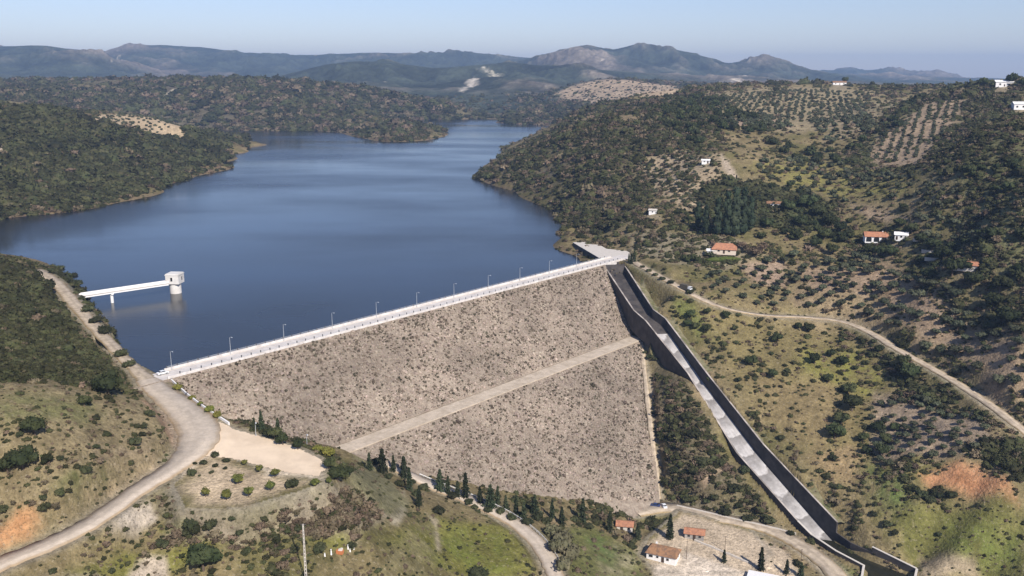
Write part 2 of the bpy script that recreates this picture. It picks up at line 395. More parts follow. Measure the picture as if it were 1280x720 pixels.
def paint(poly_px, col=None, dens=None, soft=0.012, k=1.0, breakup=0.0, dry=None):
    P = np.array([pix(*p) for p in poly_px])
    q = np.stack([P[:, 0] / P[:, 1], np.log(P[:, 1])], 1)
    sl = box_of(0, 0, P[:, 1].min() * 0.93, P[:, 1].max() * 1.07)
    u, v = GU[sl], GV[sl]
    ins = inpoly(q, u, v); d = poly_dist(q, u, v); sd = np.where(ins, -d, d)
    sd = sd + (n2[sl] * 0.5 + n1[sl] * 0.5 + n4[sl] * .25) * soft * 1.6
    w = (1 - sstep(-soft, soft * 0.3, sd)) * k
    if breakup: w = w * sstep(-breakup, breakup, n2[sl] + n4[sl] * .6 + .12)
    if col is not None: COLR[sl] = lerp(COLR[sl], np.asarray(col), w)
    if dry is not None: DRY[sl] = DRY[sl] * (1 - w) + dry * w
    if dens is not None: DENS[sl] = DENS[sl] * (1 - w) + dens * w

# --- far and middle distance
paint([(-300, 112), (0, 112), (150, 103), (300, 100), (420, 106), (500, 116), (600, 136), (560, 166), (480, 178), (420, 165), (300, 163), (150, 140), (0, 128), (-300, 128)], [.10, .085, .055], .66, .02)
paint([(250, 150), (420, 150), (540, 160), (550, 170), (480, 176), (380, 162)], [.10, .085, .055], .7, .02, .6)
paint([(572, 114), (592, 96), (600, 98), (580, 116)], [.5, .44, .36], 0, .006)
paint([(596, 86), (612, 83), (630, 92), (624, 99), (606, 92)], [.48, .43, .33], 0, .006, 1, .25)
paint([(198, 104), (222, 94), (224, 96), (202, 107)], [.48, .4, .3], 0, .004)
paint([(190, 128), (205, 117), (222, 108), (224, 110), (206, 121), (193, 131)], [.48, .42, .32], 0, .004)
paint([(600, 148), (690, 128), (800, 130), (690, 158)], [.11, .09, .06], .55, .02)
paint([(690, 118), (720, 105), (760, 99), (800, 101), (850, 108), (858, 118), (800, 126), (740, 132), (700, 128)], [.36, .27, .18], .07, .01)
# left peninsula
paint([(-300, 140), (0, 133), (150, 150), (240, 162), (298, 169), (331, 180), (291, 189), (291, 206), (205, 238), (120, 258), (0, 274), (-300, 300)], [.068, .066, .03], .97, .02)
paint([(88, 148), (110, 146), (246, 154), (248, 160), (236, 175), (210, 172), (150, 160), (118, 153)], [.44, .335, .215], .03, .008)
paint([(-5, 172), (4, 172), (9, 193), (-5, 194)], C_CRM, 0, .004)
paint([(200, 225), (292, 206), (205, 238), (90, 266), (0, 275), (0, 271), (120, 254)], [.10, .062, .04], .72, .006)
# right promontory
paint([(598, 218), (640, 190), (690, 160), (760, 132), (850, 118), (930, 150), (870, 200), (820, 250), (780, 290), (720, 290), (690, 268), (650, 243)], [.125, .105, .055], .6, .02)
paint([(640, 225), (700, 195), (740, 190), (700, 225), (660, 240)], [.15, .125, .08], .42, .02, .8)
paint([(598, 219), (650, 246), (700, 278), (700, 284), (645, 248), (598, 223)], [.17, .12, .085], .2, .005)
paint([(790, 205), (850, 185), (905, 195), (935, 250), (900, 268), (850, 262), (800, 235)], [.33, .255, .165], .28, .015)
paint([(770, 145), (800, 142), (805, 150), (772, 152)], C_TAN, .1, .008)
paint([(895, 192), (905, 192), (925, 220), (930, 240), (912, 235)], [.40, .32, .24], .05, .006)
paint([(860, 118), (1000, 108), (1100, 112), (1130, 140), (1050, 165), (950, 165), (880, 150)], [.25, .20, .12], .12, .03)
paint([(1010, 150), (1090, 140), (1100, 165), (1030, 180)], [.24, .19, .12], .18, .02)
paint([(900, 155), (950, 140), (1000, 158), (960, 165)], [.30, .215, .15], .15, .012)
paint([(1050, 128), (1160, 118), (1160, 130), (1080, 140)], [.26, .215, .13], .15, .015)
paint([(960, 170), (1060, 185), (1130, 130), (1170, 115), (1290, 108), (1290, 180), (1180, 230), (1040, 200)], [.12, .11, .055], .48, .02)
paint([(1075, 200), (1100, 168), (1165, 124), (1222, 124), (1180, 175), (1148, 206)], [.27, .20, .135], .10, .014)
paint([(1180, 200), (1290, 150), (1290, 400), (1230, 330), (1190, 260)], [.12, .115, .055], .52, .02)
paint([(930, 205), (1010, 195), (1090, 210), (1170, 235), (1120, 250), (1010, 245), (960, 228)], [.19, .17, .055], .26, .02, 1, .35)
paint([(870, 230), (960, 225), (1060, 250), (1050, 290), (950, 285), (890, 290)], [.075, .07, .038], .9, .015)
paint([(1060, 255), (1140, 262), (1150, 280), (1080, 278)], [.30, .22, .15], .3, .01)
paint([(780, 290), (860, 290), (930, 300), (960, 320), (900, 345), (830, 330), (790, 318)], [.22, .185, .12], .40, .015)
paint([(920, 330), (990, 320), (985, 360), (940, 355)], C_PNK, .2, .01)
paint([(985, 325), (1110, 325), (1200, 380), (1290, 430), (1290, 520), (1200, 480), (1130, 432), (1050, 398), (990, 385)], [.27, .195, .13], .12, .02)
paint([(1120, 290), (1230, 330), (1280, 420), (1210, 400), (1140, 340)], [.15, .125, .065], .42, .02)
paint([(1000, 350), (1100, 370), (1140, 420), (1060, 392), (1000, 380)], [.20, .16, .085], .2, .02, .7)
# between track and chute
paint([(800, 340), (960, 400), (1050, 410), (1130, 450), (1100, 560), (1040, 620), (960, 540), (880, 440), (830, 385)], [.165, .132, .06], .24, .02)
paint([(840, 375), (880, 380), (900, 420), (870, 430), (845, 400)], [.14, .15, .045], .2, .015)
paint([(1000, 430), (1080, 430), (1115, 470), (1100, 500), (1030, 480), (990, 460)], [.155, .15, .038], .2, .02, .9, .35)
paint([(930, 470), (1060, 480), (1070, 540), (1020, 590), (960, 540)], [.185, .14, .07], .18, .02)
paint([(1010, 570), (1070, 545), (1100, 580), (1060, 610), (1020, 605)], [.25, .18, .095], .2, .015)
paint([(1060, 575), (1090, 570), (1140, 600), (1150, 650), (1110, 650), (1080, 620)], [.075, .125, .028], .08, .02, 1, .45)
paint([(1080, 640), (1180, 620), (1290, 640), (1290, 730), (1160, 720), (1120, 690)], [.125, .12, .038], .14, .02)
paint([(1180, 650), (1290, 660), (1290, 720), (1200, 700)], [.10, .13, .03], .12, .03, .8, .3)
paint([(1090, 490), (1160, 500), (1240, 530), (1235, 570), (1130, 575), (1095, 590), (1080, 560)], [.25, .19, .135], .08, .012)
paint([(1135, 588), (1190, 575), (1225, 578), (1265, 605), (1275, 632), (1205, 628), (1160, 612)], [.44, .23, .12], .0, .007)
paint([(1150, 592), (1200, 578), (1262, 606), (1270, 628), (1210, 624), (1165, 612)], [.24, .105, .05], None, .01, .85, .22)
paint([(1170, 600), (1215, 612), (1210, 622), (1160, 618)], C_SCR, .9, .006)
paint([(1190, 560), (1260, 545), (1290, 560), (1290, 620), (1265, 602), (1225, 575)], C_SCR * 1.1, .85, .01)
paint([(1150, 700), (1220, 705), (1230, 725), (1150, 725)], [.33, .26, .17], .05, .012)
# between dam and chute
paint([(812, 430), (835, 440), (870, 500), (940, 610), (985, 650), (930, 648), (840, 628), (825, 560)], [.12, .10, .06], .62, .012)
paint([(805, 420), (838, 432), (846, 455), (812, 452)], [.17, .16, .07], .25, .008)
paint([(876, 600), (905, 583), (912, 588), (882, 606)], [.42, .3, .2], 0, .005)
# left side
paint([(-200, 300), (0, 322), (45, 340), (80, 385), (112, 425), (150, 465), (160, 488), (120, 492), (60, 474), (0, 482), (-200, 490)], [.062, .062, .036], 1.0, .012)
paint([(60, 336), (110, 350), (125, 395), (160, 445), (165, 460), (120, 400), (85, 362)], [.075, .07, .04], .85, .008)
paint([(-100, 490), (60, 478), (160, 492), (200, 505), (228, 550), (205, 590), (90, 650), (-100, 700)], [.215, .17, .095], .2, .015)
paint([(-20, 495), (100, 492), (150, 520), (120, 545), (0, 545)], [.15, .145, .06], .1, .02, .85, .25)
paint([(60, 605), (120, 590), (150, 590), (110, 615), (60, 625)], [.085, .10, .03], .15, .012)
paint([(100, 545), (190, 540), (205, 580), (120, 610)], [.21, .16, .11], .3, .02, .8, .3)
paint([(-100, 640), (20, 636), (48, 640), (60, 655), (0, 690), (-100, 720)], [.47, .25, .12], .02, .012)
paint([(100, 612), (190, 575), (215, 578), (130, 632)], [.36, .26, .16], .05, .008, .8, .25)
paint([(172, 498), (205, 510), (230, 550), (222, 566), (200, 530)], [.30, .2, .125], .1, .006)
# under the car park
paint([(205, 640), (240, 640), (300, 640), (400, 602), (430, 600), (470, 620), (500, 650), (450, 685), (300, 690), (200, 690)], [.23, .19, .135], .78, .012, dry=.85)
paint([(60, 730), (150, 680), (220, 675), (300, 684), (430, 692), (480, 668), (540, 640), (640, 655), (680, 730)], [.155, .145, .04], .14, .012)
paint([(230, 690), (430, 694), (480, 672), (560, 650), (640, 665), (650, 725), (250, 720)], [.12, .13, .03], .10, .02, .9, .3)
paint([(470, 700), (520, 650), (545, 640), (560, 690), (540, 730), (470, 730)], [.17, .145, .075], .1, .012, .8, .3)
paint([(485, 655), (505, 612), (512, 640), (500, 660)], [.36, .31, .22], 0, .006)
paint([(530, 640), (552, 650), (552, 690), (545, 690), (540, 660)], [.34, .28, .2], 0, .006, .8)
paint([(160, 716), (180, 690), (210, 692), (215, 730), (150, 730)], [.40, .33, .25], .1, .008)
paint([(-20, 740), (60, 720), (120, 715), (150, 740)], [.24, .2, .14], .2, .01)
paint([(190, 612), (232, 600), (230, 640), (205, 660), (192, 640)], [.17, .145, .09], .3, .01)
paint([(190, 655), (230, 645), (240, 665), (200, 668)], [.13, .14, .035], .05, .008)
paint([(130, 672), (150, 640), (190, 620), (200, 650), (160, 672)], [.40, .34, .27], 0, .01)
paint([(440, 566), (480, 590), (520, 640), (490, 650), (430, 600)], [.17, .155, .085], .2, .012)
paint([(292, 528), (345, 540), (400, 560), (440, 588), (436, 606), (412, 592), (402, 570), (360, 552), (320, 541)], [.13, .12, .05], .75, .008)
for hx_, hy_ in ((905, 318), (969, 263), (1094, 306), (1126, 304), (1207, 341), (816, 270), (882, 207), (1049, 108), (1254, 111), (1276, 140)):
    paint([(hx_ - 11, hy_ - 3), (hx_ + 11, hy_ - 3), (hx_ + 12, hy_ + 5), (hx_ - 12, hy_ + 5)], [.25, .20, .13], 0, .004, .9)
# valley floor
paint([(690, 660), (740, 655), (800, 690), (815, 730), (710, 730)], [.125, .125, .045], .22, .012)
paint([(735, 680), (770, 675), (805, 700), (790, 725), (750, 720)], [.21, .185, .11], .12, .015, .9, .3)
paint([(730, 672), (750, 668), (775, 690), (770, 715), (745, 700)], [.085, .125, .032], .08, .012, .9, .35)
paint([(800, 690), (812, 672), (850, 640), (935, 660), (985, 690), (1010, 730), (820, 730)], [.44, .35, .25], .05, .01)
paint([(815, 705), (860, 690), (940, 715), (940, 730), (815, 730)], [.56, .47, .37], 0, .008)
paint([(1012, 690), (1050, 705), (1085, 725), (1050, 725)], [.15, .15, .05], .3, .006)
PK = inpoly(np.array(PARK), GX, GY); CI = inpoly(np.array(CITRUS), GX, GY); YD = inpoly(np.array(YARD), GX, GY)
COLR = lerp(COLR, C_GRY * 1.45, ROADMASK * .6 * (GY < 700) * ~(CI | YD))
paint([(238, 530), (275, 526), (280, 572), (262, 574), (224, 604), (226, 572)], C_CRM * 1.08, 0, .008)
paint([(214, 606), (260, 566), (322, 584), (408, 600), (385, 616), (300, 640), (230, 640)], [.46, .36, .245], .04, .02)
paint([(300, 575), (412, 590), (410, 606), (330, 600)], C_CRM, .04, .015)
DENS *= (1 - ROADMASK)
DENS[CI | PK] *= .1
COLR *= (1 + 0.36 * n2 + 0.40 * n4)[..., None]
sh = (np.abs(Z - WATER) < 1.3) & (GY > 330) & (GY < 3300) & (ROADMASK < .1)
COLR[sh] = COLR[sh] * .6 + np.array([.17, .115, .08]) * .4
DENS[Z < WATER + .7 * sstep(400, 900, GY)] *= np.where(GY[Z < WATER + .7 * sstep(400, 900, GY)] > 330, 0, 1) if False else 1
LAKE_SIDE = (so(GX, GY)[1] < -HALF + 2) & (GY > 330)
DENS[(Z < WATER + .3) & LAKE_SIDE] = 0
sl = box_of(0, 0, 280, 620); dd = DENS[sl]; dd[inpoly(FOOT, GX[sl], GY[sl]) | inpoly(chp, GX[sl], GY[sl]) | (poly_dist(chp, GX[sl], GY[sl]) < 3.2) | inpoly(bp, GX[sl], GY[sl]) | (poly_dist(bp, GX[sl], GY[sl]) < 2.5)] = 0; DENS[sl] = dd
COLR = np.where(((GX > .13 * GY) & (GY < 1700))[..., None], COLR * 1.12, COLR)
COLR = np.clip(COLR, .01, .8)

# ====BUILD
# ------------------------------------------------------------------ materials
def mat(name, base, rough=0.9, spec=0.2, vary=0.25, scale=1.0, bump=0.0, bscale=None, rand=0.0, second=None, metal=0.0, dirt=None, attr=None, bdist=0.2, patch=0.0):
    m = bpy.data.materials.new(name); m.use_nodes = True
    nt = m.node_tree; N = nt.nodes; L = nt.links
    b = N['Principled BSDF']
    b.inputs['Roughness'].default_value = rough; b.inputs['Specular IOR Level'].default_value = spec; b.inputs['Metallic'].default_value = metal
    tc = N.new('ShaderNodeTexCoord')
    n = N.new('ShaderNodeTexNoise'); n.inputs['Scale'].default_value = scale; n.inputs['Detail'].default_value = 5; n.inputs['Roughness'].default_value = .65
    L.new(tc.outputs['Object'], n.inputs['Vector'])
    if attr:
        a = N.new('ShaderNodeAttribute'); a.attribute_name = attr; src = a.outputs['Color']
    else:
        c = N.new('ShaderNodeRGB'); c.outputs[0].default_value = (*base, 1); src = c.outputs[0]
    if second is not None:
        mx = N.new('ShaderNodeMix'); mx.data_type = 'RGBA'
        rp = N.new('ShaderNodeMapRange'); rp.inputs[1].default_value = .42; rp.inputs[2].default_value = .62
        n2 = N.new('ShaderNodeTexNoise'); n2.inputs['Scale'].default_value = scale * .45; n2.inputs['Detail'].default_value = 6
        L.new(tc.outputs['Object'], n2.inputs['Vector']); L.new(n2.outputs[0], rp.inputs[0]); L.new(rp.outputs[0], mx.inputs[0])
        L.new(src, mx.inputs[6]); mx.inputs[7].default_value = (*second, 1); src = mx.outputs[2]
    hs = N.new('ShaderNodeHueSaturation')
    mr = N.new('ShaderNodeMapRange'); mr.inputs[1].default_value = .25; mr.inputs[2].default_value = .75; mr.inputs[3].default_value = 1 - vary; mr.inputs[4].default_value = 1 + vary
    L.new(n.outputs[0], mr.inputs[0])
    val = mr.outputs[0]
    if rand:
        oi = N.new('ShaderNodeObjectInfo')
        r2 = N.new('ShaderNodeMapRange'); r2.inputs[3].default_value = 1 - rand; r2.inputs[4].default_value = 1 + rand; L.new(oi.outputs['Random'], r2.inputs[0])
        mm = N.new('ShaderNodeMath'); mm.operation = 'MULTIPLY'; L.new(val, mm.inputs[0]); L.new(r2.outputs[0], mm.inputs[1]); val = mm.outputs[0]
        r3 = N.new('ShaderNodeMath'); r3.operation = 'MULTIPLY_ADD'; r3.inputs[1].default_value = 7.31; r3.inputs[2].default_value = 0; L.new(oi.outputs['Random'], r3.inputs[0])
        r4 = N.new('ShaderNodeMath'); r4.operation = 'FRACT'; L.new(r3.outputs[0], r4.inputs[0])
        r5 = N.new('ShaderNodeMapRange'); r5.inputs[3].default_value = .478; r5.inputs[4].default_value = .515; L.new(r4.outputs[0], r5.inputs[0]); L.new(r5.outputs[0], hs.inputs['Hue'])
    if patch:
        pn = N.new('ShaderNodeTexNoise'); pn.inputs['Scale'].default_value = 1.0; pn.inputs['Detail'].default_value = 3
        vm = N.new('ShaderNodeVectorMath'); vm.operation = 'SCALE'; vm.inputs[3].default_value = .035
        if rand: L.new(oi.outputs['Location'], vm.inputs[0])
        else:
            ge = N.new('ShaderNodeNewGeometry'); L.new(ge.outputs['Position'], vm.inputs[0])
        L.new(vm.outputs[0], pn.inputs['Vector'])
        pr = N.new('ShaderNodeMapRange'); pr.inputs[1].default_value = .3; pr.inputs[2].default_value = .7; pr.inputs[3].default_value = 1 - patch; pr.inputs[4].default_value = 1 + patch; L.new(pn.outputs[0], pr.inputs[0])
        mm2 = N.new('ShaderNodeMath'); mm2.operation = 'MULTIPLY'; L.new(val, mm2.inputs[0]); L.new(pr.outputs[0], mm2.inputs[1]); val = mm2.outputs[0]
    L.new(val, hs.inputs['Value']); L.new(src, hs.inputs['Color']); L.new(hs.outputs[0], b.inputs['Base Color'])
    if bump:
        bp_ = N.new('ShaderNodeBump'); bp_.inputs['Strength'].default_value = bump; bp_.inputs['Distance'].default_value = bdist
        nb = N.new('ShaderNodeTexNoise'); nb.inputs['Scale'].default_value = bscale or scale * 3; nb.inputs['Detail'].default_value = 6
        L.new(tc.outputs['Object'], nb.inputs['Vector']); L.new(nb.outputs[0], bp_.inputs['Height']); L.new(bp_.outputs[0], b.inputs['Normal'])
    return m

def lanes(m, amt, edge):
    nt = m.node_tree; N = nt.nodes; L = nt.links; b = N['Principled BSDF']
    src = b.inputs['Base Color'].links[0].from_socket
    a = N.new('ShaderNodeAttribute'); a.attribute_name = 'lane'; s = N.new('ShaderNodeSeparateXYZ'); L.new(a.outputs['Vector'], s.inputs[0])
    ab = N.new('ShaderNodeMath'); ab.operation = 'ABSOLUTE'; L.new(s.outputs[1], ab.inputs[0])
    cv = N.new('ShaderNodeCombineXYZ'); sc = N.new('ShaderNodeVectorMath'); sc.operation = 'MULTIPLY'; sc.inputs[1].default_value = (.05, 5.0, 0)
    L.new(a.outputs['Vector'], sc.inputs[0]); n = N.new('ShaderNodeTexNoise'); n.inputs['Scale'].default_value = 1; n.inputs['Detail'].default_value = 5; L.new(sc.outputs[0], n.inputs['Vector'])
    cr = N.new('ShaderNodeValToRGB'); e = cr.color_ramp.elements; e[0].position = 0; e[0].color = (1 - amt,) * 3 + (1,); e[1].position = 1; e[1].color = (*edge, 1)
    for p_, v in ((.14, 1 - amt * .8), (.30, 1.0), (.58, 1.0), (.72, 1 - amt * .5)):
        k = e.new(p_); k.color = (v, v, v, 1)
    wob = N.new('ShaderNodeMath'); wob.operation = 'MULTIPLY_ADD'; wob.inputs[1].default_value = .5; wob.inputs[2].default_value = -.25; L.new(n.outputs[0], wob.inputs[0])
    ad = N.new('ShaderNodeMath'); ad.operation = 'ADD'; L.new(ab.outputs[0], ad.inputs[0]); L.new(wob.outputs[0], ad.inputs[1]); L.new(ad.outputs[0], cr.inputs[0])
    mx = N.new('ShaderNodeMix'); mx.data_type = 'RGBA'; mx.blend_type = 'MULTIPLY'; mx.inputs[0].default_value = 1; L.new(src, mx.inputs[6]); L.new(cr.outputs[0], mx.inputs[7]); L.new(mx.outputs[2], b.inputs['Base Color'])
def ground_mat():
    m = mat('ground_cover', (.2, .17, .1), 1.0, .05, .42, .55, attr='ground_colour', bump=.9, bscale=.9, bdist=.6)
    nt = m.node_tree; N = nt.nodes; L = nt.links
    # fine flecks: dry tufts and stones
    hs = [n for n in N if n.type == 'HUE_SAT'][0]; b = N['Principled BSDF']
    tc = [n for n in N if n.type == 'TEX_COORD'][0]
    n = N.new('ShaderNodeTexNoise'); n.inputs['Scale'].default_value = 1.7; n.inputs['Detail'].default_value = 4; n.inputs['Roughness'].default_value = .7
    L.new(tc.outputs['Object'], n.inputs['Vector'])
    r = N.new('ShaderNodeMapRange'); r.inputs[1].default_value = .52; r.inputs[2].default_value = .66; r.inputs[4].default_value = .72; L.new(n.outputs[0], r.inputs[0])
    mx = N.new('ShaderNodeMix'); mx.data_type = 'RGBA'; mx.inputs[7].default_value = (.06, .058, .03, 1)
    L.new(r.outputs[0], mx.inputs[0]); L.new(hs.outputs[0], mx.inputs[6])
    n3 = N.new('ShaderNodeTexNoise'); n3.inputs['Scale'].default_value = .9; n3.inputs['Detail'].default_value = 5; n3.inputs['Roughness'].default_value = .75
    mp = N.new('ShaderNodeMapping'); mp.inputs['Location'].default_value = (31, 7, 3); L.new(tc.outputs['Object'], mp.inputs[0]); L.new(mp.outputs[0], n3.inputs['Vector'])
    r3 = N.new('ShaderNodeMapRange'); r3.inputs[1].default_value = .57; r3.inputs[2].default_value = .68; r3.inputs[4].default_value = .62; L.new(n3.outputs[0], r3.inputs[0])
    m2 = N.new('ShaderNodeMix'); m2.data_type = 'RGBA'; m2.inputs[7].default_value = (.36, .30, .21, 1)
    L.new(r3.outputs[0], m2.inputs[0]); L.new(mx.outputs[2], m2.inputs[6]); L.new(m2.outputs[2], b.inputs['Base Color'])
    return m

def far_mat():
    m = mat('hill_cover', (.2, .17, .1), 1.0, .05, .45, .035, attr='ground_colour', bump=1.0, bscale=.03, bdist=12)
    return m

M = {}
M['ground'] = ground_mat(); M['hills'] = far_mat()
M['asphalt'] = mat('worn_asphalt', (.45, .38, .305), .95, .15, .14, .9, .3, 4, second=(.51, .43, .345))
M['track'] = mat('pale_track', (.50, .41, .305), 1, .1, .18, .8, .4, 2, second=(.37, .30, .225))
lanes(M['asphalt'], .11, (.72, .64, .52)); M['berm'] = mat('pale_berm', (.52, .435, .34), 1, .1, .2, .5, .4, 2, second=(.44, .365, .28)); lanes(M['track'], .17, (.66, .6, .45))
M['gravel'] = mat('cream_gravel', (.68, .545, .40), 1, .1, .08, .3, .3, 3, second=(.60, .475, .345))
M['white'] = mat('white_paint', (.78, .76, .74), .7, .3, .08, 1.2)
M['crest'] = mat('crest_paving', (.60, .555, .515), .9, .2, .14, .5, second=(.52, .475, .435))
M['concrete'] = mat('grey_concrete', (.36, .33, .30), .9, .2, .18, .5, .2, 3, second=(.25, .23, .21))
M['concrete_pale'] = mat('pale_concrete', (.55, .50, .44), .9, .2, .12, .5, .2, 3)
M['concrete_dark'] = mat('damp_shaded_concrete', (.075, .065, .06), .7, .3, .25, .5, .2, 3, second=(.045, .04, .04))  # damp dark tone for the floor; on walls it also holds their shade
M['metal'] = mat('galvanised_steel', (.5, .52, .54), .5, .4, .08, 1, metal=.3)
M['darkmetal'] = mat('dark_steel', (.08, .08, .09), .6, .4, .1, 1)
M['glass'] = mat('dark_glass', (.02, .022, .025), .15, .5, .05, 1)
M['tile'] = mat('old_roof_tiles', (.30, .165, .09), .9, .15, .3, 1.6, .6, 5, second=(.19, .115, .075), bdist=.1)
M['tile_orange'] = mat('orange_roof_tiles', (.43, .20, .115), .9, .15, .3, 1.6, .6, 5, second=(.33, .16, .10), bdist=.1)
M['crest_white'] = mat('weathered_white_paint', (.64, .60, .57), .85, .2, .2, .6, second=(.53, .49, .46))
M['wood'] = mat('dark_wood', (.06, .04, .03), .8, .2, .2, 2)
M['bark'] = mat('bark', (.12, .09, .065), .95, .1, .25, 2, .4, 6, bdist=.05)
M['rock'] = mat('rockfill', (.278, .228, .178), .95, .15, .35, .9, .9, 1.6, second=(.225, .178, .138), bdist=.5, patch=.22)
M['boulder'] = mat('boulder_rock', (.298, .245, .195), .95, .15, .22, .8, .5, 3, rand=.3, bdist=.15, patch=.22)
M['water'] = None
M['car_white'] = mat('white_car_paint', (.75, .75, .75), .3, .5, .02, 1)
M['car_blue'] = mat('blue_car_paint', (.03, .05, .14), .3, .5, .02, 1)
M['car_grey'] = mat('brown_canvas', (.10, .085, .065), .8, .2, .1, 1)
M['rubber'] = mat('rubber', (.02, .02, .02), .9, .2, .05, 1)
M['orange'] = mat('orange_plastic', (.52, .19, .08), .6, .3, .08, 2)
M['red'] = mat('red_lamp', (.3, .02, .02), .4, .4, .05, 1)
def leaf(name, c, rand=.3, second=None): return mat(name, c, .8, .12, .35, 1.1, rand=rand, second=second)
M['scrub'] = leaf('scrub_leaves', (.039, .043, .017), .55, (.062, .056, .028))
M['scrub_dry'] = leaf('dry_scrub', (.14, .108, .07), .4, (.08, .064, .038))
M['olive'] = leaf('olive_leaves', (.056, .064, .036), .35, (.078, .08, .052))
M['oak'] = leaf('oak_leaves', (.030, .039, .016), .4, (.050, .056, .023))
M['pine'] = leaf('pine_needles', (.032, .043, .022), .45, (.058, .062, .034))
M['citrus'] = leaf('young_leaves', (.075, .088, .025), .25, (.15, .145, .035))
M['mimosa'] = leaf('yellow_flowering_leaves', (.125, .135, .03), .25, (.20, .19, .04))
M['tall'] = leaf('tall_tree_leaves', (.025, .038, .022), .3, (.042, .05, .028))
M['dark'] = leaf('dark_shrub_leaves', (.034, .040, .018), .45, (.054, .054, .027))
M['hedge'] = leaf('hedge_leaves', (.05, .075, .018), .2, (.07, .09, .022))

def water_mat(name, base, rough):
    m = bpy.data.materials.new(name); m.use_nodes = True
    nt = m.node_tree; N = nt.nodes; L = nt.links; b = N['Principled BSDF']
    b.inputs['Specular Tint'].default_value = (1, .965, .90, 1); b.inputs['IOR'].default_value = 1.42; b.inputs['Specular IOR Level'].default_value = .5
    tc = N.new('ShaderNodeTexCoord')
    mp = N.new('ShaderNodeMapping'); mp.inputs['Scale'].default_value = (.0034, .0065, 1); mp.inputs['Rotation'].default_value = (0, 0, .12)
    L.new(tc.outputs['Object'], mp.inputs[0])
    n = N.new('ShaderNodeTexNoise'); n.inputs['Scale'].default_value = 1.0; n.inputs['Detail'].default_value = 4; L.new(mp.outputs[0], n.inputs['Vector'])
    r = N.new('ShaderNodeMapRange'); r.inputs[1].default_value = .35; r.inputs[2].default_value = .65; r.inputs[3].default_value = rough * .6; r.inputs[4].default_value = rough * 1.7; L.new(n.outputs[0], r.inputs[0]); L.new(r.outputs[0], b.inputs['Roughness'])
    mx = N.new('ShaderNodeMix'); mx.data_type = 'RGBA'; mx.inputs[6].default_value = (*[c * .8 for c in base], 1); mx.inputs[7].default_value = (*[c * 1.25 for c in base], 1)
    r2 = N.new('ShaderNodeMapRange'); r2.inputs[1].default_value = .35; r2.inputs[2].default_value = .65; L.new(n.outputs[0], r2.inputs[0]); L.new(r2.outputs[0], mx.inputs[0]); L.new(mx.outputs[2], b.inputs['Base Color'])
    w = N.new('ShaderNodeTexNoise'); w.inputs['Scale'].default_value = .35; w.inputs['Detail'].default_value = 3
    mp2 = N.new('ShaderNodeMapping'); mp2.inputs['Scale'].default_value = (.6, 1.4, 1); L.new(tc.outputs['Object'], mp2.inputs[0]); L.new(mp2.outputs[0], w.inputs['Vector'])
    bp_ = N.new('ShaderNodeBump'); bp_.inputs['Distance'].default_value = .12
    r4 = N.new('ShaderNodeMapRange'); r4.inputs[1].default_value = .35; r4.inputs[2].default_value = .65; r4.inputs[3].default_value = .05; r4.inputs[4].default_value = .19
    L.new(n.outputs[0], r4.inputs[0]); L.new(r4.outputs[0], bp_.inputs['Strength'])
    L.new(w.outputs[0], bp_.inputs['Height']); L.new(bp_.outputs[0], b.inputs['Normal'])
    return m
M['water'] = water_mat('reservoir_water', (.014, .0155, .018), .17)
M['pool'] = water_mat('pool_water', (.022, .022, .014), .10)

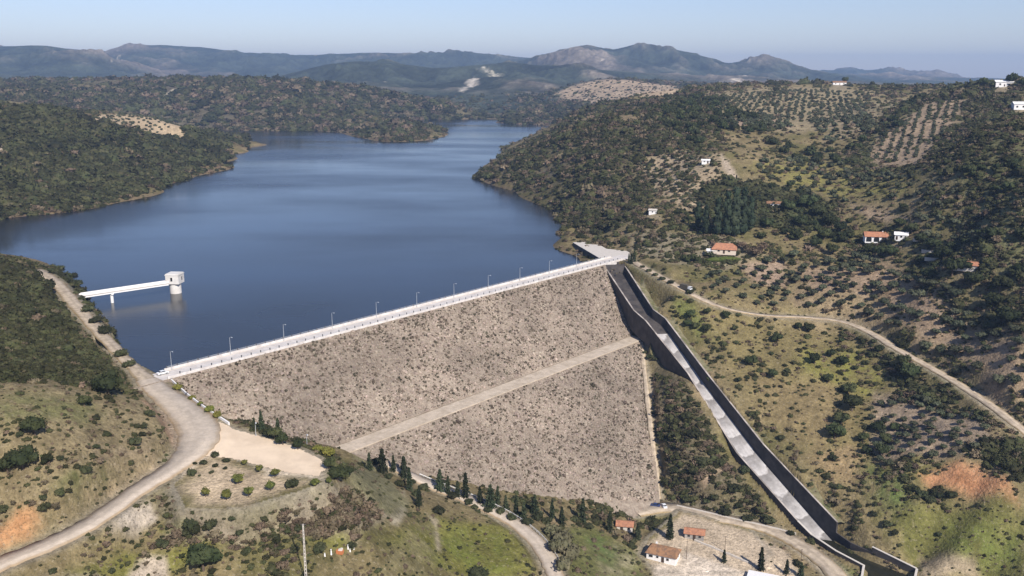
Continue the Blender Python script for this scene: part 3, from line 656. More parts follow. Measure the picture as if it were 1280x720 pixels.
# ------------------------------------------------------------------ mesh helpers
class MB:
    def __init__(s): s.v = []; s.f = []; s.m = []
    def add(s, vs, fs, mi=0):
        o = len(s.v); s.v += [tuple(map(float, v)) for v in vs]; s.f += [tuple(o + i for i in f) for f in fs]; s.m += [mi] * len(fs); return s
    def box(s, c, d, rz=0.0, mi=0, top=1.0):
        ca, sa = math.cos(rz), math.sin(rz); vs = []
        for k in (-1, 1):
            t = top if k > 0 else 1.0
            for i, j in ((-1, -1), (1, -1), (1, 1), (-1, 1)):
                x, y = i * d[0] / 2 * t, j * d[1] / 2 * t
                vs.append((c[0] + x * ca - y * sa, c[1] + x * sa + y * ca, c[2] + k * d[2] / 2))
        return s.add(vs, [(3, 2, 1, 0), (4, 5, 6, 7), (0, 1, 5, 4), (1, 2, 6, 5), (2, 3, 7, 6), (3, 0, 4, 7)], mi)
    def tube(s, pts, rad, n=8, mi=0, cap=True):
        pts = [Vector(p) for p in pts]; rad = rad if isinstance(rad, (list, tuple)) else [rad] * len(pts)
        vs = []; fs = []
        for i, p in enumerate(pts):
            t = (pts[min(i + 1, len(pts) - 1)] - pts[max(i - 1, 0)]).normalized()
            a = t.orthogonal().normalized() if abs(t.z) < .99 else Vector((1, 0, 0)); bb = t.cross(a).normalized(); a = bb.cross(t)
            for k in range(n):
                an = 2 * math.pi * k / n; q = p + (a * math.cos(an) + bb * math.sin(an)) * rad[i]; vs.append(q)
        for i in range(len(pts) - 1):
            for k in range(n):
                fs.append((i * n + k, i * n + (k + 1) % n, (i + 1) * n + (k + 1) % n, (i + 1) * n + k))
        if cap: fs.append(tuple(range(n))[::-1]); fs.append(tuple((len(pts) - 1) * n + k for k in range(n)))
        return s.add(vs, fs, mi)
    def prism(s, poly, z0, z1, mi=0):
        n = len(poly); z0 = z0 if hasattr(z0, '__len__') else [z0] * n; z1 = z1 if hasattr(z1, '__len__') else [z1] * n
        vs = [(p[0], p[1], z) for p, z in zip(poly, z0)] + [(p[0], p[1], z) for p, z in zip(poly, z1)]
        fs = [tuple(range(n))[::-1], tuple(range(n, 2 * n))] + [(i, (i + 1) % n, n + (i + 1) % n, n + i) for i in range(n)]
        return s.add(vs, fs, mi)
    def mesh(s, name, mats):
        me = bpy.data.meshes.new(name); me.from_pydata(s.v, [], s.f)
        for m in (mats if isinstance(mats, (list, tuple)) else [mats]): me.materials.append(m)
        if any(s.m): me.polygons.foreach_set('material_index', s.m)
        bm = bmesh.new(); bm.from_mesh(me); bmesh.ops.recalc_face_normals(bm, faces=bm.faces); bm.to_mesh(me); bm.free()
        return me
    def build(s, name, mats, parent=None, loc=None):
        o = bpy.data.objects.new(name, s.mesh(name, mats)); COL.objects.link(o)
        if parent: o.parent = parent
        if loc is not None: o.location = loc
        return o

def tag(o, label=None, cat=None, group=None, kind=None):
    if label: o['label'] = label
    if cat: o['category'] = cat
    if group: o['group'] = group
    if kind: o['kind'] = kind
    return o
def empty(name, loc, rz, label, cat, group=None):
    o = bpy.data.objects.new(name, None); COL.objects.link(o); o.location = loc; o.rotation_euler = (0, 0, rz); o.empty_display_size = .3
    return tag(o, label, cat, group)
def copy_tree(o, parent=None):
    c = o.copy(); COL.objects.link(c)
    if parent: c.parent = parent
    for ch in [k for k in o.children]: copy_tree(ch, c)
    return c
def np_mesh(name, V, Q, mats, smooth=False):
    me = bpy.data.meshes.new(name); V = np.asarray(V, np.float32); Q = np.asarray(Q, np.int32); k = Q.shape[1]
    me.vertices.add(len(V)); me.vertices.foreach_set('co', V.ravel())
    me.loops.add(len(Q) * k); me.loops.foreach_set('vertex_index', Q.ravel())
    me.polygons.add(len(Q)); me.polygons.foreach_set('loop_start', np.arange(len(Q), dtype=np.int32) * k)
    me.update(calc_edges=True)
    if smooth: me.polygons.foreach_set('use_smooth', np.ones(len(Q), bool))
    for m in (mats if isinstance(mats, (list, tuple)) else [mats]): me.materials.append(m)
    return me
def link(name, me, parent=None):
    o = bpy.data.objects.new(name, me); COL.objects.link(o)
    if parent: o.parent = parent
    return o

# ------------------------------------------------------------------ terrain meshes
def grid_obj(name, r0, r1, m):
    nU = len(UU); nr = r1 - r0
    V = np.stack([GX[r0:r1], GY[r0:r1], Z[r0:r1]], -1).reshape(-1, 3)
    i = np.arange((nr - 1) * nU).reshape(nr - 1, nU)[:, :-1].ravel()
    Q = np.stack([i, i + 1, i + nU + 1, i + nU], 1)
    me = np_mesh(name, V, Q, m, True)
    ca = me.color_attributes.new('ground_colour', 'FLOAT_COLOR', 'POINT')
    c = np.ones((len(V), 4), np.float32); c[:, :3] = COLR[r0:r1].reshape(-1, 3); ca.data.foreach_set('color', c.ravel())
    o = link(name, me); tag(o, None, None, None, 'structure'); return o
RS = int(np.searchsorted(YY, 1350))
g1 = grid_obj('ground', 0, RS + 1, M['ground'])
g2 = grid_obj('hills', RS, len(YY), M['hills'])
# a skirt of lower land behind and beside the fan so that the ground continues past the frame
# reservoir sheet, bounded on the valley side by the axis of the dam
wa = dam_xy(-75, -2); wb = dam_xy(LEN + 14, -2)
lake = MB()
lake.add([(wa[0], wa[1], WATER), (wb[0], wb[1], WATER), (wb[0] + 40, wb[1] + 60, WATER), (500, 1500, WATER), (800, 3200, WATER), (-1900, 3200, WATER), (-1300, 900, WATER), (-520, 560, WATER), (-330, 420, WATER)],
         [(0, 1, 2, 3, 4, 5, 6, 7, 8)])
tag(lake.build('reservoir_water', M['water']), kind='structure')

# ------------------------------------------------------------------ roads
def ribbon(name, P, w, m, dz, thick=.6, crown=.04):
    n = len(P); V = []; Q = []
    for i in range(n):
        t = P[min(i + 1, n - 1)] - P[max(i - 1, 0)]; t = t[:2] / np.linalg.norm(t[:2]); nn = np.array([-t[1], t[0]])
        j = [.0, .0]
        if m is M['track'] or m is M['asphalt']: j = [random.uniform(-.35, .35), random.uniform(-.35, .35)]
        a = P[i][:2] + nn * (w[i] / 2 + j[0]); b = P[i][:2] - nn * (w[i] / 2 + j[1]); z = P[i][2] + dz
        V += [(a[0], a[1], z - thick), (a[0], a[1], z), (P[i][0], P[i][1], z + crown), (b[0], b[1], z), (b[0], b[1], z - thick)]
    for i in range(n - 1):
        for k in range(4): Q.append((i * 5 + k, i * 5 + k + 1, i * 5 + 5 + k + 1, i * 5 + 5 + k))
    me = np_mesh(name, V, Q, m); me.flip_normals()
    dl = np.concatenate([[0], np.cumsum(np.linalg.norm(np.diff(P, axis=0), axis=1))])
    at_ = me.attributes.new('lane', 'FLOAT_VECTOR', 'POINT'); at_.data.foreach_set('vector', np.array([(d, a, 0) for d in dl for a in (-1, -1, 0, 1, 1)], np.float32).ravel())
    return tag(link(name, me), kind='structure')
ROADMAT = {'asphalt_road': 'asphalt', 'lakeside_track': 'track', 'toe_road': 'asphalt', 'dirt_track': 'track', 'valley_road': 'track', 'foot_track': 'track'}
for k, (P, w) in ROAD_W.items():
    ribbon(k, P, w, M[ROADMAT[k]], {'asphalt_road': .012, 'toe_road': .0, 'lakeside_track': -.004, 'dirt_track': 0, 'valley_road': 0.004, 'foot_track': 0.0}[k])
PA = np.array(PARK); lx = np.arange(PA[:, 0].min(), PA[:, 0].max(), .5); ly = np.arange(PA[:, 1].min(), PA[:, 1].max(), .5); LX, LY = np.meshgrid(lx, ly)
ki = inpoly(PA, LX + .5 * gnoise(LX / 1.7, LY / 1.7, 3), LY + .5 * gnoise(LX / 1.7, LY / 1.7, 4)); LZ = ground(LX, LY) + .07; w_ = LX.shape[1]
cl_ = ki[:-1, :-1] & ki[1:, :-1] & ki[:-1, 1:] & ki[1:, 1:]; i_ = (np.arange(cl_.shape[0])[:, None] * w_ + np.arange(cl_.shape[1])[None])[cl_]
used = np.unique(np.concatenate([i_, i_ + 1, i_ + w_, i_ + w_ + 1])); rm = np.zeros(LX.size, int); rm[used] = np.arange(len(used))
pme = np_mesh('car_park', np.stack([LX, LY, LZ], -1).reshape(-1, 3)[used], np.stack([rm[i_], rm[i_ + 1], rm[i_ + w_ + 1], rm[i_ + w_]], 1), M['gravel'], True)
tag(link('car_park', pme), kind='structure')


# ------------------------------------------------------------------ the dam
dam = empty('rockfill_dam', (*dam_xy(LEN / 2, 0), 0), 0, 'long rockfill dam with pale rock face, white crest and one sloping berm track', 'dam')
dz_ = Vector((dam.location.x, dam.location.y, 0))
def dam_part(name, me):
    o = link(name, me, dam); o.matrix_parent_inverse = Matrix.Translation(-dz_); return o
def face_grid(name, o0, o1, s0f, s1f, step, m, amp):
    oo = np.arange(o0, o1 + .01, step); V = []; Q = []; rows = []
    ns = int(LEN / step)
    tt = np.linspace(0, 1, ns)
    OO, T = np.meshgrid(oo, tt, indexing='ij')
    S0 = np.interp(OO, [o0, o1], s0f); S1 = np.interp(OO, [o0, o1], s1f)
    SS = S0 + (S1 - S0) * T
    X, Y = dam_xy(SS, OO)
    edge = np.minimum(OO - o0, o1 - OO); am = amp * sstep(0, 2.0, edge)
    ZZ = face_z(OO) + (fbm(SS / 2.6, OO / 2.6, 3, 301) * 1.0 + fbm(SS / 9, OO / 9, 2, 331) * .5) * am
    nS = SS.shape[1]
    i = np.arange((len(oo) - 1) * nS).reshape(-1, nS)[:, :-1].ravel()
    Q = np.stack([i, i + nS, i + nS + 1, i + 1], 1)
    me = np_mesh(name, np.stack([X, Y, ZZ], -1).reshape(-1, 3), Q, m)
    return dam_part(name, me)
face_grid('rock_face', HALF, BIN, (-12, 20), (280, 249.5), .8, M['rock'], .45)
face_grid('rock_face', BOUT, 128, (15, 100), (250, 152), .8, M['rock'], .45)
bt = MB()
q0 = dam_xy(30, BIN - 1.0); q1 = dam_xy(251, BIN - 1.0); q2 = dam_xy(249, BOUT + .4); q3 = dam_xy(30, BOUT + .4)
bt.prism([q0, q1, q2, q3], BZ - 1.0, BZ + .15); dam_part('berm_track', bt.mesh('berm_track', M['berm']))
core = MB()   # upstream slope and body under the crest
sec = [(-HALF, -.6), (-HALF - 60, -30), (-HALF - 60, -32), (HALF, -32), (HALF, -.6)]
vs = []
for s_ in (0, LEN + 2):
    for o_, z_ in sec: vs.append((*dam_xy(s_ + (10 if s_ else 0), o_), z_))
core.add(vs, [(0, 1, 6, 5), (1, 2, 7, 6), (2, 3, 8, 7), (3, 4, 9, 8), (4, 0, 5, 9), (0, 4, 3, 2, 1), (5, 6, 7, 8, 9)])
dam_part('embankment', core.mesh('embankment', M['rock']))
def crest_strip(name, o0, o1, z0, z1, m, s0=0.0, s1=None):
    b = MB(); s1 = LEN + 3 if s1 is None else s1
    b.prism([dam_xy(s0, o0), dam_xy(s1, o0), dam_xy(s1, o1), dam_xy(s0, o1)], z0, z1); return dam_part(name, b.mesh(name, m))
crest_strip('crest_road', -HALF + .35, HALF - .35, -.55, .06, M['crest'], 0, LEN + 14)
crest_strip('parapet', HALF - .35, HALF + .05, -1.6, .95, M['crest_white'], 2)
crest_strip('parapet', -HALF - .05, -HALF + .35, -1.6, .95, M['crest_white'], 6)
crest_strip('kerb', HALF - 1.5, HALF - 1.25, .06, .2, M['concrete_pale'], 6)
crest_strip('kerb', -HALF + 1.25, -HALF + 1.5, .06, .2, M['concrete_pale'], 6)
post = MB(); post.box((0, 0, .4), (.34, .34, .8)); post.box((0, 0, .83), (.44, .44, .08)); pm = post.mesh('railing_post', M['darkmetal'])
for oo in (HALF - .15, -HALF + .15):
    for i in range(66):
        s_ = 7 + i * 4.4
        if s_ > LEN: break
        o = link('railing_post', pm, dam); p = dam_xy(s_, oo); o.location = (p[0] - dz_.x, p[1] - dz_.y, .955)
    rl = MB(); a = dam_xy(7, oo); b = dam_xy(LEN, oo)
    for z_ in (1.25, 1.5): rl.tube([(*a, z_), (*b, z_)], .045, 6)
    dam_part('railing', rl.mesh('railing', M['metal']))

# ------------------------------------------------------------------ instanced ground stuff (geometry nodes)
def scatter_stuff(name, pts, scl, rot, var, protos, parent=None):
    me = bpy.data.meshes.new(name); me.vertices.add(len(pts)); me.vertices.foreach_set('co', np.asarray(pts, np.float32).ravel())
    a = me.attributes.new('sc', 'FLOAT_VECTOR', 'POINT'); a.data.foreach_set('vector', np.asarray(scl, np.float32).ravel())
    a = me.attributes.new('ro', 'FLOAT_VECTOR', 'POINT'); a.data.foreach_set('vector', np.asarray(rot, np.float32).ravel())
    a = me.attributes.new('va', 'INT', 'POINT'); a.data.foreach_set('value', np.asarray(var, np.int32))
    o = link(name, me, parent)
    g = bpy.data.node_groups.new(name, 'GeometryNodeTree'); N = g.nodes; L = g.links
    g.interface.new_socket('Geometry', in_out='INPUT', socket_type='NodeSocketGeometry'); g.interface.new_socket('Geometry', in_out='OUTPUT', socket_type='NodeSocketGeometry')
    gi = N.new('NodeGroupInput'); go = N.new('NodeGroupOutput'); io = N.new('GeometryNodeInstanceOnPoints'); jn = N.new('GeometryNodeJoinGeometry')
    for p in protos[::-1]:
        oi = N.new('GeometryNodeObjectInfo'); oi.inputs['Object'].default_value = p; oi.inputs['As Instance'].default_value = True; L.new(oi.outputs['Geometry'], jn.inputs[0])
    L.new(gi.outputs[0], io.inputs['Points']); L.new(jn.outputs[0], io.inputs['Instance']); io.inputs['Pick Instance'].default_value = True
    def at(nm, t):
        n = N.new('GeometryNodeInputNamedAttribute'); n.data_type = t; n.inputs['Name'].default_value = nm; return n.outputs['Attribute']
    L.new(at('va', 'INT'), io.inputs['Instance Index']); L.new(at('sc', 'FLOAT_VECTOR'), io.inputs['Scale']); L.new(at('ro', 'FLOAT_VECTOR'), io.inputs['Rotation'])
    L.new(io.outputs[0], go.inputs[0])
    md = o.modifiers.new('scatter', 'NODES'); md.node_group = g
    o['kind'] = 'stuff'
    return o

# ------------------------------------------------------------------ foliage prototypes (unit radius about the base)
def ico(sub):
    bm = bmesh.new(); bmesh.ops.create_icosphere(bm, subdivisions=sub, radius=1)
    V = np.array([v.co[:] for v in bm.verts]); Fc = np.array([[v.index for v in f.verts] for f in bm.faces]); bm.free(); return V, Fc
ICO = {k: ico(k) for k in (1, 2, 3)}
def lumps(V, seed, f=1.6, a=.35):
    r = np.random.default_rng(seed)
    d = np.zeros(len(V)); nv = V / np.linalg.norm(V, axis=1, keepdims=True)
    for k in range(14):
        c = r.normal(size=3); c /= np.linalg.norm(c); d = np.maximum(d, np.exp(-((1 - nv @ c) / .12)) * r.uniform(.5, 1))
    return nv * (1 - a * .6 + a * d[:, None] + r.normal(size=(len(V), 1)) * a * .16)
def leaves(centres, size, seed, up=.3):
    r = np.random.default_rng(seed); n = len(centres)
    a = r.normal(size=(n, 3)); a /= np.linalg.norm(a, axis=1, keepdims=True)
    b = np.cross(a, r.normal(size=(n, 3))); b /= np.linalg.norm(b, axis=1, keepdims=True)
    s = size * r.uniform(.6, 1.4, size=(n, 1))
    V = np.stack([centres - a * s, centres + b * s * .7, centres + a * s, centres - b * s * .7], 1).reshape(-1, 3)
    Q = np.arange(n * 4).reshape(n, 4); return V, Q
def foliage(name, m, seed, sub=2, nleaf=120, lsize=.14, lobes=None, core=.82, squash=(1, 1, .8), flat=-.35):
    """lumpy core of several lobes wrapped in many small leaf clumps"""
    r = np.random.default_rng(seed); Vs = []; Fs3 = []; off = 0; LV = []; 
    lobes = lobes or [((0, 0, .0), 1.0)]
    tot = sum(l[1] ** 2 for l in lobes)
    for j, (c, rad) in enumerate(lobes):
        V, Fc = ICO[sub]; V = lumps(V, seed * 31 + j) ; 
        V = V * rad * core * np.array(squash) + np.array(c)
        Vs.append(V); Fs3.append(Fc + off); off += len(V)
        k = max(6, int(nleaf * rad ** 2 / tot)); d = r.normal(size=(k, 3)); d /= np.linalg.norm(d, axis=1, keepdims=True); d[:, 2] = np.maximum(d[:, 2], flat)
        rr = rad * r.uniform(.72, 1.1, size=(k, 1))
        LV.append(d * rr * np.array(squash) + np.array(c))
    V = np.concatenate(Vs); F3 = np.concatenate(Fs3)
    lv, lq = leaves(np.concatenate(LV), lsize, seed + 5)
    me = bpy.data.meshes.new(name)
    faces = [tuple(f) for f in F3] + [tuple(q + len(V)) for q in lq]
    me.from_pydata([tuple(v) for v in np.concatenate([V, lv])], [], faces); me.materials.append(m)
    return me
def rlobes(seed, n, spread=.55, rmin=.4, rmax=.62, zs=.4, base=0.55):
    r = np.random.default_rng(seed); out = [((0, 0, base), .62)]
    for k in range(n):
        a = 2 * math.pi * (k + r.uniform(-.3, .3)) / n; d = spread * r.uniform(.7, 1.1)
        out.append(((math.cos(a) * d, math.sin(a) * d, base + r.uniform(-.25, .35) * zs * 2), r.uniform(rmin, rmax)))
    return out
def proto(name, me): return bpy.data.objects.new(name, me)

SCRUB = [proto('scrub_bush', foliage('scrub_bush', M['scrub'], 50 + k, 2, 60, .2, [((0, 0, .35), .9), ((.5, .2, .25), .6), ((-.4, .35, .3), .55)], .85, (1, 1, .8))) for k in range(4)]
SCRUB += [proto('dry_bush', foliage('dry_bush', M['scrub_dry'], 70 + k, 1, 60, .22, [((0, 0, .3), .85), ((.4, -.3, .2), .6)], .8, (1, 1, .7))) for k in range(2)]

# ------------------------------------------------------------------ rock and tufts on the dam face
def boulder(seed):
    V, Fc = ICO[1]; r = np.random.default_rng(seed); V = V * (1 + r.normal(size=(len(V), 1)) * .16) * r.uniform(.7, 1.15, size=3)
    me = bpy.data.meshes.new('boulder'); me.from_pydata([tuple(v) for v in V], [], [tuple(f) for f in Fc]); me.materials.append(M['boulder']); return proto('boulder', me)
BOUL = [boulder(k) for k in range(5)]
def on_face(nn, seed, clump=None):
    r = np.random.default_rng(seed); o = r.uniform(HALF + .4, 127, nn * 3); s = r.uniform(-12, LEN + 2, nn * 3)
    ok = ~((o > BIN - 1) & (o < BOUT + 1)) ; o, s = o[ok], s[ok]
    x, y = dam_xy(s, o); ins = inpoly(FOOT, x, y) ; ok = ins
    if clump: ok &= (fbm(s / 7, o / 7, 3, 401) + r.uniform(-.25, .25, len(s)) > clump)
    o, s, x, y = o[ok][:nn], s[ok][:nn], x[ok][:nn], y[ok][:nn]
    return np.stack([x, y, face_z(o)], 1), s, o
P_, s_, o_ = on_face(20000, 5)
k = len(P_); sc = rng.gamma(3, .1, k)[:, None] * np.array([1, 1, .8]) + .1
ob = scatter_stuff('boulders', P_, sc, rng.uniform(0, 6.28, (k, 3)), rng.integers(0, 5, k), BOUL, dam)
ob.matrix_parent_inverse = Matrix.Translation(-dz_)
TUFT = [proto('dry_tuft', foliage('dry_tuft', mat('dry_tuft_leaves', c, .9, .1, .3, 2, rand=.35), 90 + i, 1, 40, .26, [((0, 0, .35), .75)], .8, (1, 1, .85))) for i, c in enumerate([(.15, .12, .09), (.10, .088, .06), (.18, .145, .108)])]
P_, s_, o_ = on_face(9500, 8, -.14)
ss_ = rng.uniform(8, LEN - 4, 700); oo_ = HALF + 1.0 + rng.gamma(2, 1.6, 700); xx_, yy_ = dam_xy(ss_, oo_); P_ = np.concatenate([P_, np.stack([xx_, yy_, face_z(oo_)], 1)])
k = len(P_); sc = rng.gamma(4, .088, k)[:, None] * np.array([1, 1, .9]) + .13
rt = np.zeros((k, 3)); rt[:, 2] = rng.uniform(0, 6.28, k)
tag(scatter_stuff('dry_tufts', P_, sc, rt, rng.integers(0, 3, k), TUFT), 'dry brown tufts and small bushes growing among the rocks of the dam face', 'dry shrubs')

# ------------------------------------------------------------------ scrub that covers the hillsides
def scrub_points():
    N_ = 820000
    bb = (Z - H) / GY; FAC = np.clip(np.gradient(bb, axis=0) / (VV[1] - VV[0]) / np.maximum((H - Z) / GY, .004), .35, 2.45) / 2.45
    u = rng.uniform(-.74, .74, N_); v = rng.uniform(math.log(190), math.log(3100), N_); y = np.exp(v); x = u * y
    iu = np.clip(np.searchsorted(UU, u), 0, len(UU) - 1); iv = np.clip(np.searchsorted(VV, v), 0, len(VV) - 1)
    d = DENS[iv, iu]
    cl = .5 + .9 * fbm(x / 9 / (y / 500), y / 9 / (y / 500), 3, 501)
    keep = rng.uniform(0, 1, N_) < FAC[iv, iu] * np.clip(d * (1.15 if True else 1) * np.where(d > .75, np.clip(.95 + .9 * fbm(x / 26, y / 26, 3, 551), .45, 1), np.clip(cl, .15, 1.4)), 0, 1)
    return x[keep], y[keep], d[keep], DRY[iv, iu][keep]
sx_, sy_, sd_, sr_ = scrub_points()
sz_ = ground(sx_, sy_); k = len(sx_)
size = np.clip(sy_ * .0033, 1.0, 7.5) * rng.gamma(5, 1 / 5., k) * np.clip(.42 + 1.0 * sd_, .5, 1.18)
sc = size[:, None] * np.stack([np.ones(k), np.ones(k), rng.uniform(.6, 1.05, k)], 1)
rt = np.zeros((k, 3)); rt[:, 2] = rng.uniform(0, 6.28, k)
va = rng.integers(0, 4, k); dry = rng.uniform(0, 1, k) < np.where((sd_ > .7) & (sr_ < .5), .05, sr_); va[dry] = rng.integers(4, 6, dry.sum())
tag(scatter_stuff('scrub', np.stack([sx_, sy_, sz_ - .12 * size], 1), sc, rt, va, SCRUB), 'dark evergreen scrub and dry bushes covering the hillsides round the reservoir', 'scrub')
print('scrub', k)

# ------------------------------------------------------------------ single trees and shrubs
ORD = 'first second third fourth fifth sixth seventh eighth ninth tenth eleventh twelfth thirteenth fourteenth fifteenth sixteenth seventeenth eighteenth nineteenth twentieth'.split()
TENS = ['', '', 'twenty', 'thirty', 'forty', 'fifty', 'sixty', 'seventy', 'eighty', 'ninety']
def ordw(i):
    if i < 20: return ORD[i]
    t, r_ = divmod(i + 1, 10)
    return (TENS[t][:-1] + 'ieth') if r_ == 0 else TENS[t] + '-' + ORD[r_ - 1]
KIND = {}
def make_kind(name, crowns, trunk_h, trunk_r, crown_z, trunk_bend=.1, limbs=3):
    tm = []
    for k in range(2):
        b = MB(); r = random.Random(sum(map(ord, name)) % 100 + k)
        top = (r.uniform(-trunk_bend, trunk_bend), r.uniform(-trunk_bend, trunk_bend), trunk_h)
        b.tube([(0, 0, -.25), (top[0] * .4, top[1] * .4, trunk_h * .5), top], [trunk_r * 1.3, trunk_r, trunk_r * .75], 7)
        for j in range(limbs):
            a = 6.28 * j / max(limbs, 1) + r.uniform(-.4, .4)
            b.tube([top, (top[0] + math.cos(a) * .22, top[1] + math.sin(a) * .22, trunk_h + .22), (top[0] + math.cos(a) * .4, top[1] + math.sin(a) * .4, trunk_h + .42)], [trunk_r * .6, trunk_r * .4, trunk_r * .2], 5)
        tm.append(b.mesh(name + '_trunk', M['bark']))
    KIND[name] = (crowns, tm, crown_z)
def conifer_mesh(seed, m, tiers=11, wide=.26):
    r = np.random.default_rng(seed); V = []; Fq = []; C = []
    b = MB()
    for t in range(tiers):
        z = .12 + .86 * t / tiers; rad = wide * (1 - t / tiers) ** .8 * r.uniform(.75, 1.2) + .012
        nb = 7
        for j in range(nb):
            a = 6.28 * (j / nb) + t * .9 + r.uniform(-.2, .2); rr = rad * r.uniform(.7, 1.25)
            for f_ in (.35, .65, 1.0):
                C.append((math.cos(a) * rr * f_, math.sin(a) * rr * f_, z - .05 * f_ + r.uniform(-.02, .02)))
                C.append((math.cos(a + .2) * rr * f_ * .8, math.sin(a + .2) * rr * f_ * .8, z - .03 * f_))
    C = np.array(C); lv, lq = leaves(C, .045, seed + 3)
    b.tube([(0, 0, .08), (0, 0, .95)], [wide * .42, .01], 7)
    vs = b.v; fs = b.f
    me = bpy.data.meshes.new('conifer_crown'); me.from_pydata(list(vs) + [tuple(v) for v in lv], [], list(fs) + [tuple(q + len(vs)) for q in lq]); me.materials.append(m); return me
# all are modelled at unit crown radius, conifers at unit height
make_kind('olive_tree', [foliage('olive_crown', M['olive'], 200 + k, 2, 220, .13, rlobes(200 + k, 5), .8, (1, 1, .85)) for k in range(4)], .5, .11, .45)
make_kind('oak_tree', [foliage('oak_crown', M['oak'], 220 + k, 2, 420, .11, rlobes(220 + k, 6, .6, .42, .62, .45, .7), .84, (1, 1, .95)) for k in range(4)], .45, .09, .28)
make_kind('shrub', [foliage('shrub_crown', M['dark'], 240 + k, 2, 240, .13, rlobes(240 + k, 5, .55, .4, .6, .25, .45), .84, (1, 1, .85)) for k in range(4)], .3, .07, .1)
make_kind('citrus_tree', [foliage('citrus_crown', M['citrus'], 260 + k, 2, 260, .13, rlobes(260 + k, 5, .5, .4, .6, .4, .7), .8, (1, 1, 1)) for k in range(3)], .55, .08, .35)
make_kind('mimosa_bush', [foliage('mimosa_crown', M['mimosa'], 270 + k, 2, 220, .14, rlobes(270 + k, 4, .5, .4, .6, .4, .55), .78, (1, 1, .9)) for k in range(2)], .4, .07, .15)
make_kind('conifer', [conifer_mesh(280 + k, M['pine'], 11, [.15, .21, .13, .18, .11][k]) for k in range(5)], .3, .022, 0.0, .0, 0)
make_kind('tall_tree', [foliage('tall_crown', M['tall'], 290 + k, 2, 420, .09, [((0, 0, .5 + .42 * j + r_), .5 - .035 * j) for j, r_ in enumerate((0, .05, -.04, .03, 0, .02))] + [((.28, .1, 1.0), .36), ((-.25, -.2, 1.5), .34), ((.1, -.26, .75), .38), ((-.2, .2, 2.0), .3)], .84, (1, 1, 1.1)) for k in range(2)], .5, .06, .0)
make_kind('bare_tree', [foliage('bare_crown', M['scrub_dry'], 300 + k, 1, 340, .12, rlobes(300 + k, 5, .55, .3, .5, .5, .7), .45, (1, 1, .95)) for k in range(2)], .5, .07, .3)
make_kind('pale_shrub', [foliage('pale_shrub_crown', leaf('pale_shrub_leaves', (.095, .092, .05), .25, (.14, .12, .075)), 310 + k, 2, 300, .12, rlobes(310 + k, 5, .55, .4, .6, .25, .45), .82, (1, 1, .9)) for k in range(2)], .3, .07, .1)

TREES = []
def tree(kind, x, y, r, label, cat, group, parts=True, hs=1.0, sink=.1):
    crowns, trunks, cz = KIND[kind]
    i = len(TREES); z = float(ground(x, y)) - sink
    root = bpy.data.objects.new(kind, None); COL.objects.link(root); root.empty_display_size = .3
    root.location = (x, y, z); root.rotation_euler = (0, 0, random.uniform(0, 6.28)); root.scale = (r, r, r * hs)
    tag(root, label, cat, group)
    c = link('crown', crowns[i % len(crowns)], root); c.location = (0, 0, cz)
    link('trunk', trunks[i % 2], root)
    TREES.append((kind, x, y)); return root
def plant(kind, items, text, cat, group, parts=True, hs=(.9, 1.15)):
    """items: (pixel x, pixel y of the foot, radius in metres); text has a slot for the ordinal from the left"""
    items = sorted(items, key=lambda t: t[0])
    for i, (px, py, r) in enumerate(items):
        p = pix(px, py)
        tree(kind, p[0], p[1], r, text.format(ordw(i)) if '{}' in text else text, cat, group, parts, random.uniform(*hs))

# conifers along the foot of the dam
con = [(462, 588, 9), (478, 592, 13), (492, 590, 8), (505, 598, 12), (512, 614, 9), (524, 634, 9), (550, 614, 10), (560, 618, 8), (572, 622, 7), (582, 623, 10.5), (600, 630, 8.5), (613, 637, 12), (622, 631, 9), (632, 637, 8), (645, 643, 9), (655, 651, 8), (668, 643, 8),
       (690, 648, 8), (702, 656, 8), (728, 655, 12), (762, 664, 12)]
con = [(a, b, c * random.uniform(.8, 1.15)) for a, b, c in con]
plant('conifer', con, '{} from the left of the dark conifers along the foot of the dam', 'conifer', 'conifers in a line along the foot of the dam', hs=(1, 1))
con2 = [(797, 675, 8), (837, 674, 12), (905, 703, 6), (951, 714, 11), (983, 718, 7), (1001, 722, 7)]
plant('conifer', con2, '{} from the left of the conifers standing in the yard by the white cottage', 'conifer', 'conifers in the cottage yard', hs=(1, 1))
plant('pale_shrub', [(690, 672, 3.6), (703, 684, 4.2), (712, 700, 4.0), (704, 712, 3.4), (697, 690, 4)], '{} from the left of the tall shrubs at the lower road bend', 'shrub', 'tall shrubs at the bend of the lower road', hs=(1.2, 1.5))
plant('shrub', [(470, 580, 2.2), (500, 608, 2.4), (548, 642, 2.6), (520, 620, 2), (593, 636, 1.6), (640, 650, 2), (660, 655, 2.2), (683, 655, 2.4), (718, 652, 2), (745, 650, 1.8), (555, 605, 1.8), (610, 640, 1.8), (485, 598, 2.0), (530, 612, 2.2), (566, 622, 2.4), (586, 630, 1.9), (626, 642, 2.1), (650, 646, 1.7), (672, 650, 2.6), (735, 660, 2.3), (515, 604, 1.6)],
      '{} from the left of the low dark bushes between the conifers below the dam', 'shrub', 'bushes between the conifers')
